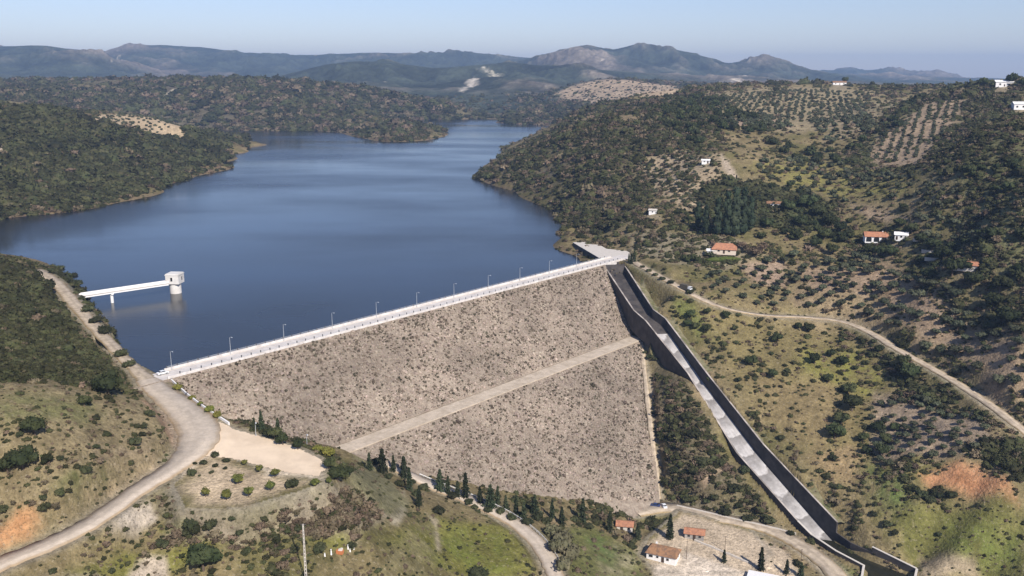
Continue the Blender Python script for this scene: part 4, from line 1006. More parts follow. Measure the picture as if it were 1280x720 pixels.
# citrus plot
z7 = lambda L_: [(200 + a / 4.5, 560 + b / 4.5, r) for a, b, r in L_]
plant('citrus_tree', z7([(440, 200, 2.0), (258, 275, 1.5), (375, 292, 1.8), (500, 275, 1.8), (622, 240, 1.7), (648, 165, 1.6), (560, 135, 1.3), (475, 97, 1.0), (875, 215, 1.5), (950, 205, 1.1)]),
      '{} from the left of the yellow-green young trees beside the gravel car park', 'tree', 'young trees beside the car park')
plant('shrub', z7([(310, 48, 1.5), (245, 92, 1.3), (195, 92, .8), (180, 152, 1.5), (310, 105, 1.1), (290, 142, .8), (372, 78, 1.3), (368, 118, .8), (742, 222, 2.3), (222, 158, .5)]),
      '{} from the left of the small dark bushes beside the car park', 'shrub', 'dark bushes in the plot beside the car park')
plant('mimosa_bush', [(222, 488, 1.9), (240, 500, 1.6), (262, 516, 2.1), (272, 523, 1.7), (398, 566, 2.2), (411, 572, 2.4), (250, 508, 1.2)], '{} from the left of the bright yellow-green bushes at the edge of the dam', 'bush', 'yellow-green bushes')
plant('oak_tree', [(344, 549, 2.7), (354, 556, 2.2), (423, 602, 3.2), (255, 712, 4.4), (412, 586, 2.0), (434, 596, 2.2), (372, 562, 1.8), (336, 546, 1.9)], '{} from the left of the round dark green trees round the car park slope', 'tree', 'round dark trees near the car park')
plant('conifer', [(327, 540, 8), (348, 545, 7), (318, 538, 5)], '{} from the left of the thin conifers behind the car park', 'conifer', 'conifers behind the car park', hs=(1, 1))
plant('oak_tree', [(44, 544, 3.4), (30, 586, 3.8), (10, 590, 3.0), (60, 580, 1.7), (136, 494, 4.6), (106, 508, 2.0), (18, 583, 2.6)], '{} from the left of the dark oaks on the grassy bank above the asphalt road', 'oak', 'oaks on the left bank')
plant('shrub', [(187, 520, 2.0), (169, 556, 2.2), (178, 545, 1.4), (107, 590, 1.8), (75, 575, 1.2), (55, 638, 1.9), (205, 684, 2.0), (238, 660, 2.2), (264, 660, 2.2), (234, 668, 1.8), (3, 640, 2), (120, 560, 1.2), (25, 545, 1.2), (180, 535, 1.4), (54, 624, 1.2)],
      '{} from the left of the scattered dark shrubs beside the asphalt road', 'shrub', 'shrubs beside the asphalt road')
plant('shrub', [(374, 664, 2.0), (400, 690, 2.2), (368, 690, 1.6), (439, 684, 1.6), (598, 722, 3.2), (66, 716, 1.2), (140, 716, 1.2), (300, 668, 1.4), (330, 650, 1.2), (440, 640, 1.6), (465, 640, 1.4), (356, 640, 1.3), (310, 690, 1.2), (290, 650, 1.1), (345, 672, 1.2)],
      '{} from the left of the dark shrubs below the car park', 'shrub', 'shrubs below the car park')
plant('shrub', [(66, 342, 3), (84, 349, 3.4), (98, 357, 3), (106, 374, 2.8), (110, 390, 3.2), (120, 404, 3), (131, 417, 3.4), (143, 433, 2.8), (152, 446, 3), (161, 459, 2.4), (92, 347, 2.6), (76, 337, 2.8)], '{} from the left of the round bushes between the lakeside track and the water', 'shrub', 'bushes along the lakeside track')
# right of the dam
z6 = lambda L_: [(850 + a / 2.977, 240 + b / 2.977, r) for a, b, r in L_]
z9 = lambda L_: [(850 + a / 2.977, 480 + b / 2.977, r) for a, b, r in L_]
plant('shrub', [(780, 414, 1.9), (800, 473, 2.2), (797, 448, 1.3), (812, 448, 2.2), (819, 450, 1.8), (806, 442, 1.4)], '{} from the left of the round bushes at the right end of the dam berm', 'shrub', 'bushes at the end of the berm')
plant('oak_tree', z6([(38, 470, 2.8), (30, 500, 2.4), (100, 455, 2.2), (172, 468, 2.6), (95, 520, 2.4), (60, 510, 2.2), (205, 515, 1.6), (362, 560, 3.2), (262, 645, 3.4), (480, 520, 3.2), (440, 510, 2.2), (500, 640, 3), (600, 645, 3.2), (560, 615, 2.4), (345, 695, 2.6), (550, 710, 3), (855, 695, 4.8), (830, 650, 3.4), (600, 560, 1.6), (740, 600, 2.6)]),
      '{} from the left of the dark oaks between the spillway and the pale track', 'oak', 'oaks between the spillway and the track')
plant('shrub', z6([(340, 605, 1.4), (150, 620, 2), (425, 640, 1.6), (275, 670, 1), (470, 540, 1.6), (110, 700, 2), (215, 705, 2), (35, 380, 2.6), (400, 670, 1.8), (650, 660, 2), (690, 640, 2.2), (720, 560, 1.8), (590, 590, 1.4)]),
      '{} from the left of the small shrubs between spillway and track', 'shrub', 'small shrubs between the spillway and the track')
plant('oak_tree', z9([(640, 100, 5), (600, 150, 3.5), (575, 205, 4.4), (735, 180, 3.2), (760, 220, 3), (752, 270, 3), (680, 215, 2.6), (625, 40, 4), (800, 175, 2.4), (695, 260, 2.2)]), '{} from the left of the big dark oaks at the edge of the lower orchard', 'oak', 'oaks at the edge of the lower orchard')
plant('shrub', z9([(375, 205, 2), (460, 150, 1), (570, 280, 2), (770, 530, 2.4), (720, 490, 1.8), (870, 400, 2.6), (930, 440, 2.8), (1010, 420, 2.6), (960, 420, 2.4), (900, 420, 2.4), (800, 560, 1.6), (650, 540, 1.8), (960, 565, 1.6)]), '{} from the left of the shrubs on the green slope by the orange bank', 'shrub', 'shrubs on the green slope')
plant('shrub', z9([(30, 440, 3), (80, 300, 3.4), (165, 490, 3.2), (250, 510, 3), (330, 520, 3.2), (200, 400, 3.4), (125, 430, 2.6), (412, 562, 1.8), (50, 200, 3.2), (20, 130, 3), (100, 440, 2.2), (240, 330, 2.6), (150, 300, 2.4), (290, 480, 2), (-30, 200, 2.6), (-40, 100, 2.4), (-20, 330, 2.6), (220, 460, 2.2)]),
      '{} from the left of the dark shrubs between the dam and the spillway', 'shrub', 'shrubs between the dam and the spillway')
plant('shrub', [(803, 335, 1.8), (811, 340, 1.9), (819, 345, 1.9), (828, 350, 1.9), (838, 355, 2.2)], '{} from the left of the round bushes in a row along the pale track', 'shrub', 'row of bushes along the track')
plant('tall_tree', [(882, 293, 5), (896, 294, 6), (908, 295, 7), (918, 296, 8), (928, 294, 7), (938, 288, 5.5), (872, 285, 4.5)], '{} from the left of the tall dark trees behind the orange-roofed house', 'tree', 'tall trees behind the orange-roofed house', hs=(1.2, 1.5))
plant('conifer', [(789, 330, 7), (793, 328, 9), (786, 328, 6)], '{} from the left of the dark conifers at the right end of the crest', 'conifer', 'conifers at the right end of the crest', hs=(1, 1))
plant('shrub', [(893, 323, 2.6), (899, 324, 2.2), (912, 323, 1.8), (886, 321, 2.8), (919, 320, 2.4)], '{} from the left of the dark bushes in front of the orange-roofed house', 'shrub', 'bushes in front of the orange-roofed house')
plant('bare_tree', [(935, 318, 4), (945, 322, 4.5), (953, 316, 4), (928, 312, 3.4)], '{} from the left of the leafless brown trees by the orange-roofed house', 'tree', 'leafless trees by the orange-roofed house')
plant('oak_tree', [(1010, 262, 6), (1022, 275, 6), (1035, 285, 5), (1050, 292, 4.5), (985, 265, 5), (1000, 285, 5), (1030, 300, 4.5), (1020, 310, 4), (1040, 318, 4), (1125, 285, 4), (1140, 292, 4.5), (1150, 305, 4), (1165, 315, 5), (1180, 325, 5), (1115, 320, 4), (1100, 322, 4), (1085, 318, 4), (1190, 345, 5), (1215, 360, 5), (1240, 385, 5), (1262, 405, 5), (960, 285, 4), (995, 300, 4), (1160, 350, 4), (1205, 340, 4.5), (1250, 365, 5)],
      '{} from the left of the dark trees around the white farm buildings', 'tree', 'dark trees around the farm buildings')
plant('oak_tree', [(1056, 105, 5.5), (1228, 109, 5), (1264, 107, 6), (1276, 109, 5), (1090, 107, 3.5), (1240, 110, 3.5)], '{} from the left of the dark trees on the skyline by the white houses', 'tree', 'trees on the skyline', hs=(1, 1.3))

WOOD = [([(930, 232), (990, 232), (1060, 262), (1075, 290), (1010, 318), (950, 300), (935, 270)], 9), ([(1120, 262), (1180, 240), (1240, 300), (1290, 340), (1290, 430), (1240, 395), (1170, 340), (1130, 312)], 9), ([(960, 175), (1060, 188), (1130, 135), (1160, 120), (1120, 165), (1060, 205), (980, 200)], 12),
        ([(1190, 250), (1230, 190), (1290, 170), (1290, 330), (1230, 300)], 11), ([(800, 150), (860, 120), (940, 140), (960, 165), (880, 185), (830, 190)], 13), ([(850, 268), (890, 262), (900, 300), (860, 302)], 9), ([(840, 310), (880, 312), (880, 330), (845, 326)], 7)]
wp = []
for poly, spc in WOOD:
    P = np.array([pix(*p) for p in poly]); nn = int(np.ptp(P[:, 0]) * np.ptp(P[:, 1]) / spc ** 2)
    q = np.stack([rng.uniform(P[:, 0].min(), P[:, 0].max(), nn), rng.uniform(P[:, 1].min(), P[:, 1].max(), nn)], 1); q = q[inpoly(P, q[:, 0], q[:, 1])]
    q = q[fbm(q[:, 0] / 40, q[:, 1] / 40, 3, 801) > -.09]
    for hp in ((905, 319), (969, 262), (1094, 305), (1126, 303), (1207, 340)):
        hq = pix(*hp); q = q[(np.abs(q[:, 0] - hq[0]) > 11) | (q[:, 1] - hq[1] > 12) | (q[:, 1] - hq[1] < -26)]
    wp.append(np.c_[q, np.full(len(q), spc * .33)])
wp = np.concatenate(wp); k = len(wp); wz = ground(wp[:, 0], wp[:, 1]); rt = np.zeros((k, 3)); rt[:, 2] = rng.uniform(0, 6.28, k)
wpr = [proto('wood_tree', foliage('wood_tree', M['oak'], 500 + j, 1, 130, .17, rlobes(500 + j, 5, .55, .4, .6, .4, .75), .85, (1, 1, 1))) for j in range(4)]
tag(scatter_stuff('woodland', np.stack([wp[:, 0], wp[:, 1], wz - .2], 1), wp[:, 2:3] * rng.uniform(.7, 1.35, (k, 1)) * np.ones((k, 3)), rt, rng.integers(0, 4, k), wpr), 'dark oak woodland filling the hollows of the hillside on the right', 'woodland')
# olive orchards: rows on the ground
def orchard(poly_px, sx, sy, ang, jit=1.1, drop=.12):
    P = np.array([pix(*p) for p in poly_px]); c = P[:, :2].mean(0); ca, sa = math.cos(ang), math.sin(ang); out = []
    Rr = np.abs(P[:, :2] - c).max() * 1.5
    for a in np.arange(-Rr, Rr, sx):
        for b in np.arange(-Rr, Rr, sy):
            if random.random() < drop: continue
            aa, bb = a + random.uniform(-jit, jit), b + random.uniform(-jit, jit)
            out.append((c[0] + aa * ca - bb * sa, c[1] + aa * sa + bb * ca))
    out = np.array(out); out = out[inpoly(P, out[:, 0], out[:, 1])]
    rm = ROADMASK[np.clip(np.searchsorted(VV, np.log(out[:, 1])), 0, len(VV) - 1), np.clip(np.searchsorted(UU, out[:, 0] / out[:, 1]), 0, len(UU) - 1)]
    return out[rm < .2]
ORCH = [
 ('in the lower orchard above the orange bank', [(1085, 500), (1160, 500), (1235, 528), (1238, 565), (1140, 578), (1095, 588)], 5.6, 5.6, .5, (1.5, 2.5)),
 ('on the terrace just above the pale track', [(985, 340), (1075, 335), (1150, 390), (1130, 428), (1060, 395), (1000, 388)], 7.4, 7.4, .3, (2.2, 3.5)),
 ('above the pale track near the right edge', [(1150, 390), (1210, 385), (1290, 430), (1290, 520), (1205, 478), (1135, 430)], 7.2, 7.2, .6, (2.2, 3.5)),
 ('on the slope below the arched farmhouse', [(985, 322), (1070, 322), (1200, 360), (1210, 385), (1150, 388), (1075, 332), (990, 338)], 8, 8, .2, (2.2, 3.8)),
 ('on the dry slope below the orange-roofed house', [(880, 345), (985, 322), (985, 385), (930, 380), (880, 362)], 7.6, 7.6, .9, (1.7, 3.0)),
]
tot = 0; rest = []
for where, poly, a, b, an, (r0, r1) in ORCH:
    pts = orchard(poly, a, b, an); pts = sorted(pts.tolist(), key=lambda p: p[0] / p[1])
    for i, (x, y) in enumerate(pts):
        if tot < 290 and i < 99:
            tree('olive_tree', x, y, random.uniform(r0, r1), ordw(i) + ' from the left of the olives ' + where, 'olive tree', 'olive trees ' + where, True, random.uniform(.85, 1.1)); tot += 1
        else: rest.append((x, y, random.uniform(r0, r1)))
print('olives', tot)
FARO = [([(1078, 198), (1102, 168), (1168, 126), (1220, 126), (1170, 175), (1140, 200)], 7.4, 5, -.45, (1.4, 2.1)),
        ([(900, 155), (950, 140), (1000, 158), (960, 165)], 9, 9, .3, (2.4, 3.2)), ([(870, 125), (1000, 112), (1090, 115), (1080, 145), (1000, 150), (900, 150)], 10.5, 10, .5, (1.9, 2.9)), ([(1010, 152), (1090, 142), (1100, 165), (1030, 180)], 11, 11, .2, (2.8, 3.8)),
        ([(940, 208), (1010, 198), (1090, 212), (1170, 236), (1110, 250), (1010, 245)], 11, 11, .2, (2.4, 3.8)), ([(1110, 240), (1200, 230), (1230, 320), (1160, 310), (1120, 270)], 9, 9, .4, (2.4, 3.4)),
        ([(795, 207), (850, 187), (905, 197), (930, 245), (900, 266), (850, 260), (805, 235)], 8, 8, .1, (1.4, 2.2)), ([(690, 118), (720, 106), (800, 102), (850, 110), (800, 125), (700, 127)], 30, 30, .3, (2, 3.4)), ([(110, 148), (240, 155), (246, 160), (234, 174), (150, 160)], 13, 9, .9, (2, 2.8))]
for poly, a, b, an, (r0, r1) in FARO:
    for x, y in orchard(poly, a, b, an, a * .17, .2): rest.append((x, y, random.uniform(r0, r1)))
rest = np.array(rest); k = len(rest); rz_ = ground(rest[:, 0], rest[:, 1])
rt = np.zeros((k, 3)); rt[:, 2] = rng.uniform(0, 6.28, k)
olp = [proto('far_olive', foliage('far_olive', M['olive'], 400 + j, 1, 90, .18, rlobes(400 + j, 4), .85, (1, 1, .9))) for j in range(3)]
tag(scatter_stuff('far_olive_trees', np.stack([rest[:, 0], rest[:, 1], rz_ - .1], 1), rest[:, 2:3] * np.ones((k, 3)), rt, rng.integers(0, 3, k), olp), 'small grey-green olive trees dotting the far orchards on the hills', 'olive trees')
print('far olives', k)
# ====PART3
# ------------------------------------------------------------------ intake tower and footbridge
M['tower'] = mat('stained_white_paint', (.66, .63, .60), .8, .25, .16, .5, second=(.58, .55, .51))
tb = atz(220, 366, WATER); tw = empty('intake_tower', (tb[0], tb[1], WATER), R(-4), 'white intake tower standing in the water at the end of the footbridge', 'tower')
b = MB(); b.tube([(0, 0, -16), (0, 0, 5.0)], 3.0, 28); b.build('shaft', M['tower'], tw)
b = MB(); b.tube([(0, 0, 5.0), (0, 0, 5.5)], [3.05, 3.6], 28); b.build('corbel', M['concrete'], tw)
b = MB(); b.box((0, 0, 7.85), (7.2, 7.2, 4.7)); ch_ = b.build('chamber', M['tower'], tw)
b = MB(); b.box((0, 0, 10.4), (7.6, 7.6, .4)); b.box((0, 0, 10.78), (7.0, 7.0, .36)); b.build('roof', M['tower'], tw)
for (x_, y_, a) in ((-.3, -3.6, 0), (3.6, .4, 90), (.2, 3.6, 180)):
    a = R(a); b = MB(); b.box((x_, y_, 8.1), (1.3, .16, 2.3), a); w_ = b.build('window', M['tower'], ch_)
    nx, ny = math.sin(a), -math.cos(a); b = MB(); b.box((x_ + nx * .05, y_ + ny * .05, 8.1), (1.05, .12, 2.0), a); b.build('pane', M['glass'], w_)
b = MB(); b.box((-3.6, -.6, 6.85), (.16, 1.3, 2.3)); b.build('door', M['darkmetal'], tw)
pa = atz(76, 373, 1.2); pb = np.array([tb[0], tb[1], 1.2]); dv = (pb - pa)[:2]; Lb = np.linalg.norm(dv); ang = math.atan2(dv[1], dv[0]); Lb -= 4.0
fb = empty('footbridge', (pa[0], pa[1], 1.2), ang, 'long white footbridge from the lakeside track out to the intake tower', 'footbridge')
b = MB(); b.box((Lb / 2, 0, -.15), (Lb, 3.0, .3)); b.build('deck', M['concrete_pale'], fb)
for s_ in (-1, 1):
    b = MB(); b.box((Lb / 2, s_ * 1.0, -.75), (Lb, .4, .9)); b.build('girder', M['white'], fb)
    b = MB(); b.box((Lb / 2, s_ * 1.45, .5), (Lb, .14, .98)); b.box((Lb / 2, s_ * 1.45, 1.04), (Lb, .24, .1)); b.build('parapet', M['white'], fb)
pt = 0.5 * Lb; q = atz(139, 377.5, WATER); pt = float(np.dot(q[:2] - pa[:2], dv / np.linalg.norm(dv)))
b = MB(); b.tube([(pt, 0, -14), (pt, 0, -1.8)], .75, 16); b.box((pt, 0, -1.5), (1.2, 3.0, .6)); b.build('pier', M['white'], fb)
b = MB(); b.box((.4, 0, -1.6), (2.5, 4, 2.6)); b.build('abutment', M['concrete'], fb)

# ------------------------------------------------------------------ lamp posts on the crest
def lamp(x, y, z, h, rz, label, group, arm=1.2):
    r_ = empty('street_lamp', (x, y, z), rz, label, 'street lamp', group)
    b = MB(); b.tube([(0, 0, 0), (0, 0, .5)], .16, 8); b.tube([(0, 0, .5), (0, 0, h)], [.10, .065], 8); b.build('pole', M['metal'], r_)
    b = MB(); b.tube([(0, 0, h - .05), (arm * .5, 0, h + .22), (arm, 0, h + .26)], [.06, .05, .045], 6); b.build('arm', M['metal'], r_)
    b = MB(); b.box((arm + .3, 0, h + .25), (.85, .34, .18), top=.7); hd = b.build('lamp_head', M['metal'], r_)
    b = MB(); b.box((arm + .32, 0, h + .145), (.5, .24, .05)); b.build('lens', M['white'], hd)
    return r_
an_ = math.atan2(EN[1], EN[0])
for i in range(11):
    s_ = 8.7 + 25.55 * i; x, y = dam_xy(s_, -HALF + .75)
    lamp(x, y, .06, 7.2, an_, ordw(i) + ' lamp post from the left along the white dam crest', 'lamp posts along the dam crest')
for i, (px, py) in enumerate([(320, 545), (384, 560)]):
    p = pix(px, py); lamp(p[0], p[1], p[2], 4.6, R(-60), ('left' if i == 0 else 'right') + ' pale lamp post at the back edge of the gravel car park', 'lamp posts at the car park', .5)

# ------------------------------------------------------------------ spillway
sp = empty('spillway', (RIM_L[0][0], RIM_L[0][1], RIM_L[0][2]), 0, 'long concrete spillway chute with dark side walls running down beside the dam', 'spillway')
spo = Vector(sp.location)
def sp_part(name, mb, m, parent=None):
    me = mb.mesh(name, m); o = link(name, me, parent or sp); o.matrix_parent_inverse = Matrix.Translation(-spo) if parent is None else Matrix.Identity(4); return o
def resample(Ps, step=3.0):
    out = []
    for i in range(len(Ps) - 1):
        k = max(1, int(np.linalg.norm(Ps[i + 1] - Ps[i]) / step))
        for j in range(k): out.append(Ps[i] + (Ps[i + 1] - Ps[i]) * j / k)
    out.append(Ps[-1]); return np.array(out)
def strip_between(La, Ra, n):
    out = []
    tl = np.linspace(0, 1, n)
    def along(Ps):
        d = np.concatenate([[0], np.cumsum(np.linalg.norm(np.diff(Ps, axis=0), axis=1))]); return d / d[-1]
    la, ra = along(np.array(La)), along(np.array(Ra))
    return [np.array([np.interp(t, la, np.array(La)[:, c]) for c in range(3)]) for t in tl], [np.array([np.interp(t, ra, np.array(Ra)[:, c]) for c in range(3)]) for t in tl]
DEPTH = 4.6
def wall(Ps, sign, top_w=.7, deep=12, up=0.0):
    """a retaining wall along a rim, thickness outward"""
    V = []; Q = []
    for i, p in enumerate(Ps):
        t = Ps[min(i + 1, len(Ps) - 1)] - Ps[max(i - 1, 0)]; t = t[:2] / np.linalg.norm(t[:2]); nn = np.array([t[1], -t[0]]) * sign
        a = p[:2]; c = p[:2] + nn * top_w
        V += [(*a, p[2] - deep), (*a, p[2] + up), (*c, p[2] + up), (*c, p[2] - deep)]
    for i in range(len(Ps) - 1):
        for k in range(4): Q.append((i * 4 + k, i * 4 + (k + 1) % 4, i * 4 + 4 + (k + 1) % 4, i * 4 + 4 + k))
    Q += [(3, 2, 1, 0), tuple(len(V) - 4 + k for k in range(4))]
    b = MB(); b.add(V, Q); return b
def coping(Ps, sign, w0=-.12, w1=.85, h=.22):
    V = []; Q = []
    for i, p in enumerate(Ps):
        t = Ps[min(i + 1, len(Ps) - 1)] - Ps[max(i - 1, 0)]; t = t[:2] / np.linalg.norm(t[:2]); nn = np.array([t[1], -t[0]]) * sign
        a = p[:2] + nn * w0; c = p[:2] + nn * w1
        V += [(*a, p[2] + .003), (*a, p[2] + h), (*c, p[2] + h), (*c, p[2] + .003)]
    for i in range(len(Ps) - 1):
        for k in range(4): Q.append((i * 4 + k, i * 4 + (k + 1) % 4, i * 4 + 4 + (k + 1) % 4, i * 4 + 4 + k))
    Q += [(3, 2, 1, 0), tuple(len(V) - 4 + k for k in range(4))]
    b = MB(); b.add(V, Q); return b
M['coping'] = mat('weathered_coping', (.42, .37, .33), .95, .15, .3, .25, .3, 3, second=(.20, .175, .155))
RL, RRm = resample(RIM_L), resample(RIM_R)
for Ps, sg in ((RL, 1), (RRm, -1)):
    sp_part('side_wall', wall(Ps, sg), M['concrete_dark']); sp_part('coping', coping(Ps, sg, -.08, .72, .18), M['coping'])  # shade of the walls turned from the sun is put into their colour
fl, fr = strip_between(RIM_L, RIM_R, 60)
def floor_strip(i0, i1, dz, inset=0.0, nacross=2):
    V = []; Q = []
    for i in range(i0, i1):
        a, c = fl[i], fr[i]; z = (a[2] + c[2]) / 2 - (4.4 + 4.4 * (i / 59.0)) + dz
        for j in range(nacross):
            t = inset + (1 - 2 * inset) * j / (nacross - 1); q = a[:2] + (c - a)[:2] * t; V.append((q[0], q[1], z))
    for i in range(i1 - i0 - 1):
        for j in range(nacross - 1): Q.append((i * nacross + j, i * nacross + j + 1, (i + 1) * nacross + j + 1, (i + 1) * nacross + j))
    return V, Q
Vp = []; Qp = []
for i, p in enumerate(RRm):
    t = RRm[min(i + 1, len(RRm) - 1)] - RRm[max(i - 1, 0)]; t = t[:2] / np.linalg.norm(t[:2]); nn = np.array([-t[1], t[0]])
    for w_, dz in ((.68, -.25), (2.4, -.3), (4.2, None), (5.2, None)):
        q = p[:2] + nn * w_; g_ = float(ground(*q)); Vp.append((*q, p[2] + dz if dz is not None else (max(g_ + .05, p[2] - 1.2) if w_ < 5 else max(g_ - .5, p[2] - 2.5))))
for i in range(len(RRm) - 1):
    for k in range(3): Qp.append((i * 4 + k, i * 4 + k + 1, i * 4 + 5 + k, i * 4 + 4 + k))
b = MB(); b.add(Vp, Qp); tag(b.build('backfill_strip', mat('dry_earth', (.20, .175, .105), 1, .1, .35, .7, .5, 2, second=(.12, .12, .055))), kind='structure')  # strip of earth backfill closing the gap between right wall and ground
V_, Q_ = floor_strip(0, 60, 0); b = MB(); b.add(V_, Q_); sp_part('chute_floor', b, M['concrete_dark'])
head = MB(); a, c = RIM_L[0], RIM_R[0]; dd_ = (c - a)[:2]; dd_ /= np.linalg.norm(dd_); nb_ = np.array([-dd_[1], dd_[0]])
head.prism([a[:2], c[:2], c[:2] + nb_ * 1.0, a[:2] + nb_ * 1.0], a[2] - 10, a[2] + 1.2); sp_part('head_wall', head, M['concrete_dark'])
for Ps, sg in ((resample(np.array(BASIN_L)), 1), (resample(np.array([*BASIN_R])), -1)):
    sp_part('basin_wall', wall(Ps, sg, .6, 7.5), M['concrete_dark']); sp_part('coping', coping(Ps, sg, -.1, .75, .2), M['concrete_pale'])
low = resample(np.array([RIM_R[-1] - [0, 0, 4.6], (RIM_R[-1] + BASIN_R[0]) / 2 - [1.2, 0, 3.6], BASIN_R[0] - [0, 0, 2.2]])); sp_part('low_wall', wall(low, -1, .6, 7), M['concrete_dark'])
for (p0, p1), sg in (((BASIN_L[-1], atz(1077, 730, -76.5)), 1), ((BASIN_R[-1], atz(1141, 730, -76.5)), -1)):
    Ps = resample(np.array([p0, p1]), 1.5); sp_part('wing_wall', wall(Ps, sg, .6, 7), M['concrete']); sp_part('coping', coping(Ps, sg, -.1, .75, .2), M['concrete_pale'])
# running water on the chute: roll waves with white fronts
i0 = 19; NA = 9
V_, Q_ = floor_strip(i0, 60, .06, .02, NA)
me = np_mesh('spillway_water', V_, Q_, []); me.flip_normals()
at_ = me.attributes.new('flow', 'FLOAT_VECTOR', 'POINT'); fv = []
dist = 0
for i in range(i0, 60):
    if i > i0: dist += np.linalg.norm((fl[i] + fr[i]) / 2 - (fl[i - 1] + fr[i - 1]) / 2)
    for j in range(NA): fv.append((dist, (j / (NA - 1) - .5) * 2, 0))
at_.data.foreach_set('vector', np.array(fv, np.float32).ravel())
def foam_mat():
    m = bpy.data.materials.new('foaming_water'); m.use_nodes = True; nt = m.node_tree; N = nt.nodes; L = nt.links; b = N['Principled BSDF']
    at = N.new('ShaderNodeAttribute'); at.attribute_name = 'flow'; sx = N.new('ShaderNodeSeparateXYZ'); L.new(at.outputs['Vector'], sx.inputs[0])
    def mth(op, a, b_=None, c=None):
        n = N.new('ShaderNodeMath'); n.operation = op
        for k, v in enumerate((a, b_, c)):
            if v is None: continue
            if isinstance(v, (int, float)): n.inputs[k].default_value = v
            else: L.new(v, n.inputs[k])
        return n.outputs[0]
    tc = N.new('ShaderNodeTexCoord'); nz = N.new('ShaderNodeTexNoise'); nz.inputs['Scale'].default_value = .22; nz.inputs['Detail'].default_value = 4; L.new(tc.outputs['Object'], nz.inputs['Vector'])
    x = mth('ADD', sx.outputs[0], mth('MULTIPLY', mth('POWER', mth('ABSOLUTE', sx.outputs[1]), 2.2), 5.0)); x = mth('ADD', x, mth('MULTIPLY', nz.outputs[0], 15.0))
    ph = mth('FRACT', mth('DIVIDE', x, 12.5)); w = mth('MULTIPLY', mth('POWER', ph, 1.3), mth('SMOOTH_MIN', 1.0, mth('MULTIPLY', mth('SUBTRACT', 1.0, ph), 7.0), .2))
    st = N.new('ShaderNodeTexNoise'); st.inputs['Scale'].default_value = 1.0; st.inputs['Detail'].default_value = 5
    cv = N.new('ShaderNodeCombineXYZ'); L.new(mth('MULTIPLY', sx.outputs[0], .12), cv.inputs[0]); L.new(mth('MULTIPLY', sx.outputs[1], 7.0), cv.inputs[1]); L.new(cv.outputs[0], st.inputs['Vector'])
    w = mth('MULTIPLY', w, mth('ADD', mth('MULTIPLY', st.outputs[0], 1.0), .55)); fn = N.new('ShaderNodeTexNoise'); fn.inputs['Scale'].default_value = .9; fn.inputs['Detail'].default_value = 6; fn.inputs['Roughness'].default_value = .7; L.new(tc.outputs['Object'], fn.inputs['Vector'])
    w = mth('ADD', mth('MULTIPLY', w, .75), mth('MULTIPLY', mth('SUBTRACT', fn.outputs[0], .28), .55))
    mx = N.new('ShaderNodeMix'); mx.data_type = 'RGBA'; mx.clamp_factor = True; mx.inputs[6].default_value = (.17, .155, .145, 1); mx.inputs[7].default_value = (.64, .61, .59, 1)
    L.new(w, mx.inputs[0]); L.new(mx.outputs[2], b.inputs['Base Color']); b.inputs['Roughness'].default_value = .45
    bp_ = N.new('ShaderNodeBump'); bp_.inputs['Strength'].default_value = .5; bp_.inputs['Distance'].default_value = .3; L.new(w, bp_.inputs['Height']); L.new(bp_.outputs[0], b.inputs['Normal'])
    return m
M['foam'] = foam_mat(); me.materials.append(M['foam']); o = link('spillway_water', me); tag(o, kind='structure')
b = MB(); bpz = -78.2
b.add([(p[0], p[1], bpz) for p in [RIM_L[-1] + [.3, 0, 0], BASIN_L[1], BASIN_L[2], BASIN_L[3], atz(1070, 750, -77), atz(1150, 752, -77), BASIN_R[1] + [1.5, 0, 0], BASIN_R[0] + [3, 0, 0], RIM_R[-1] + [2, 0, 0]]], [tuple(range(9))])
tag(b.build('pool_water', M['pool']), kind='structure')

# ------------------------------------------------------------------ quay at the spillway head
qy = empty('abutment_platform', (PLAT[2][0], PLAT[2][1], 0), 0, 'pale paved platform with a dark retaining wall at the right end of the crest', 'platform')
b = MB(); b.prism([(p[0] - PLAT[2][0], p[1] - PLAT[2][1]) for p in PLAT], -20, -.2); b.build('retaining_wall', M['concrete_dark'], qy)  # damp, with the shade of its side faces put into the colour
b = MB(); b.prism([(p[0] - PLAT[2][0], p[1] - PLAT[2][1]) for p in PLAT], -.197, .05); b.build('paving', M['concrete_pale'], qy)

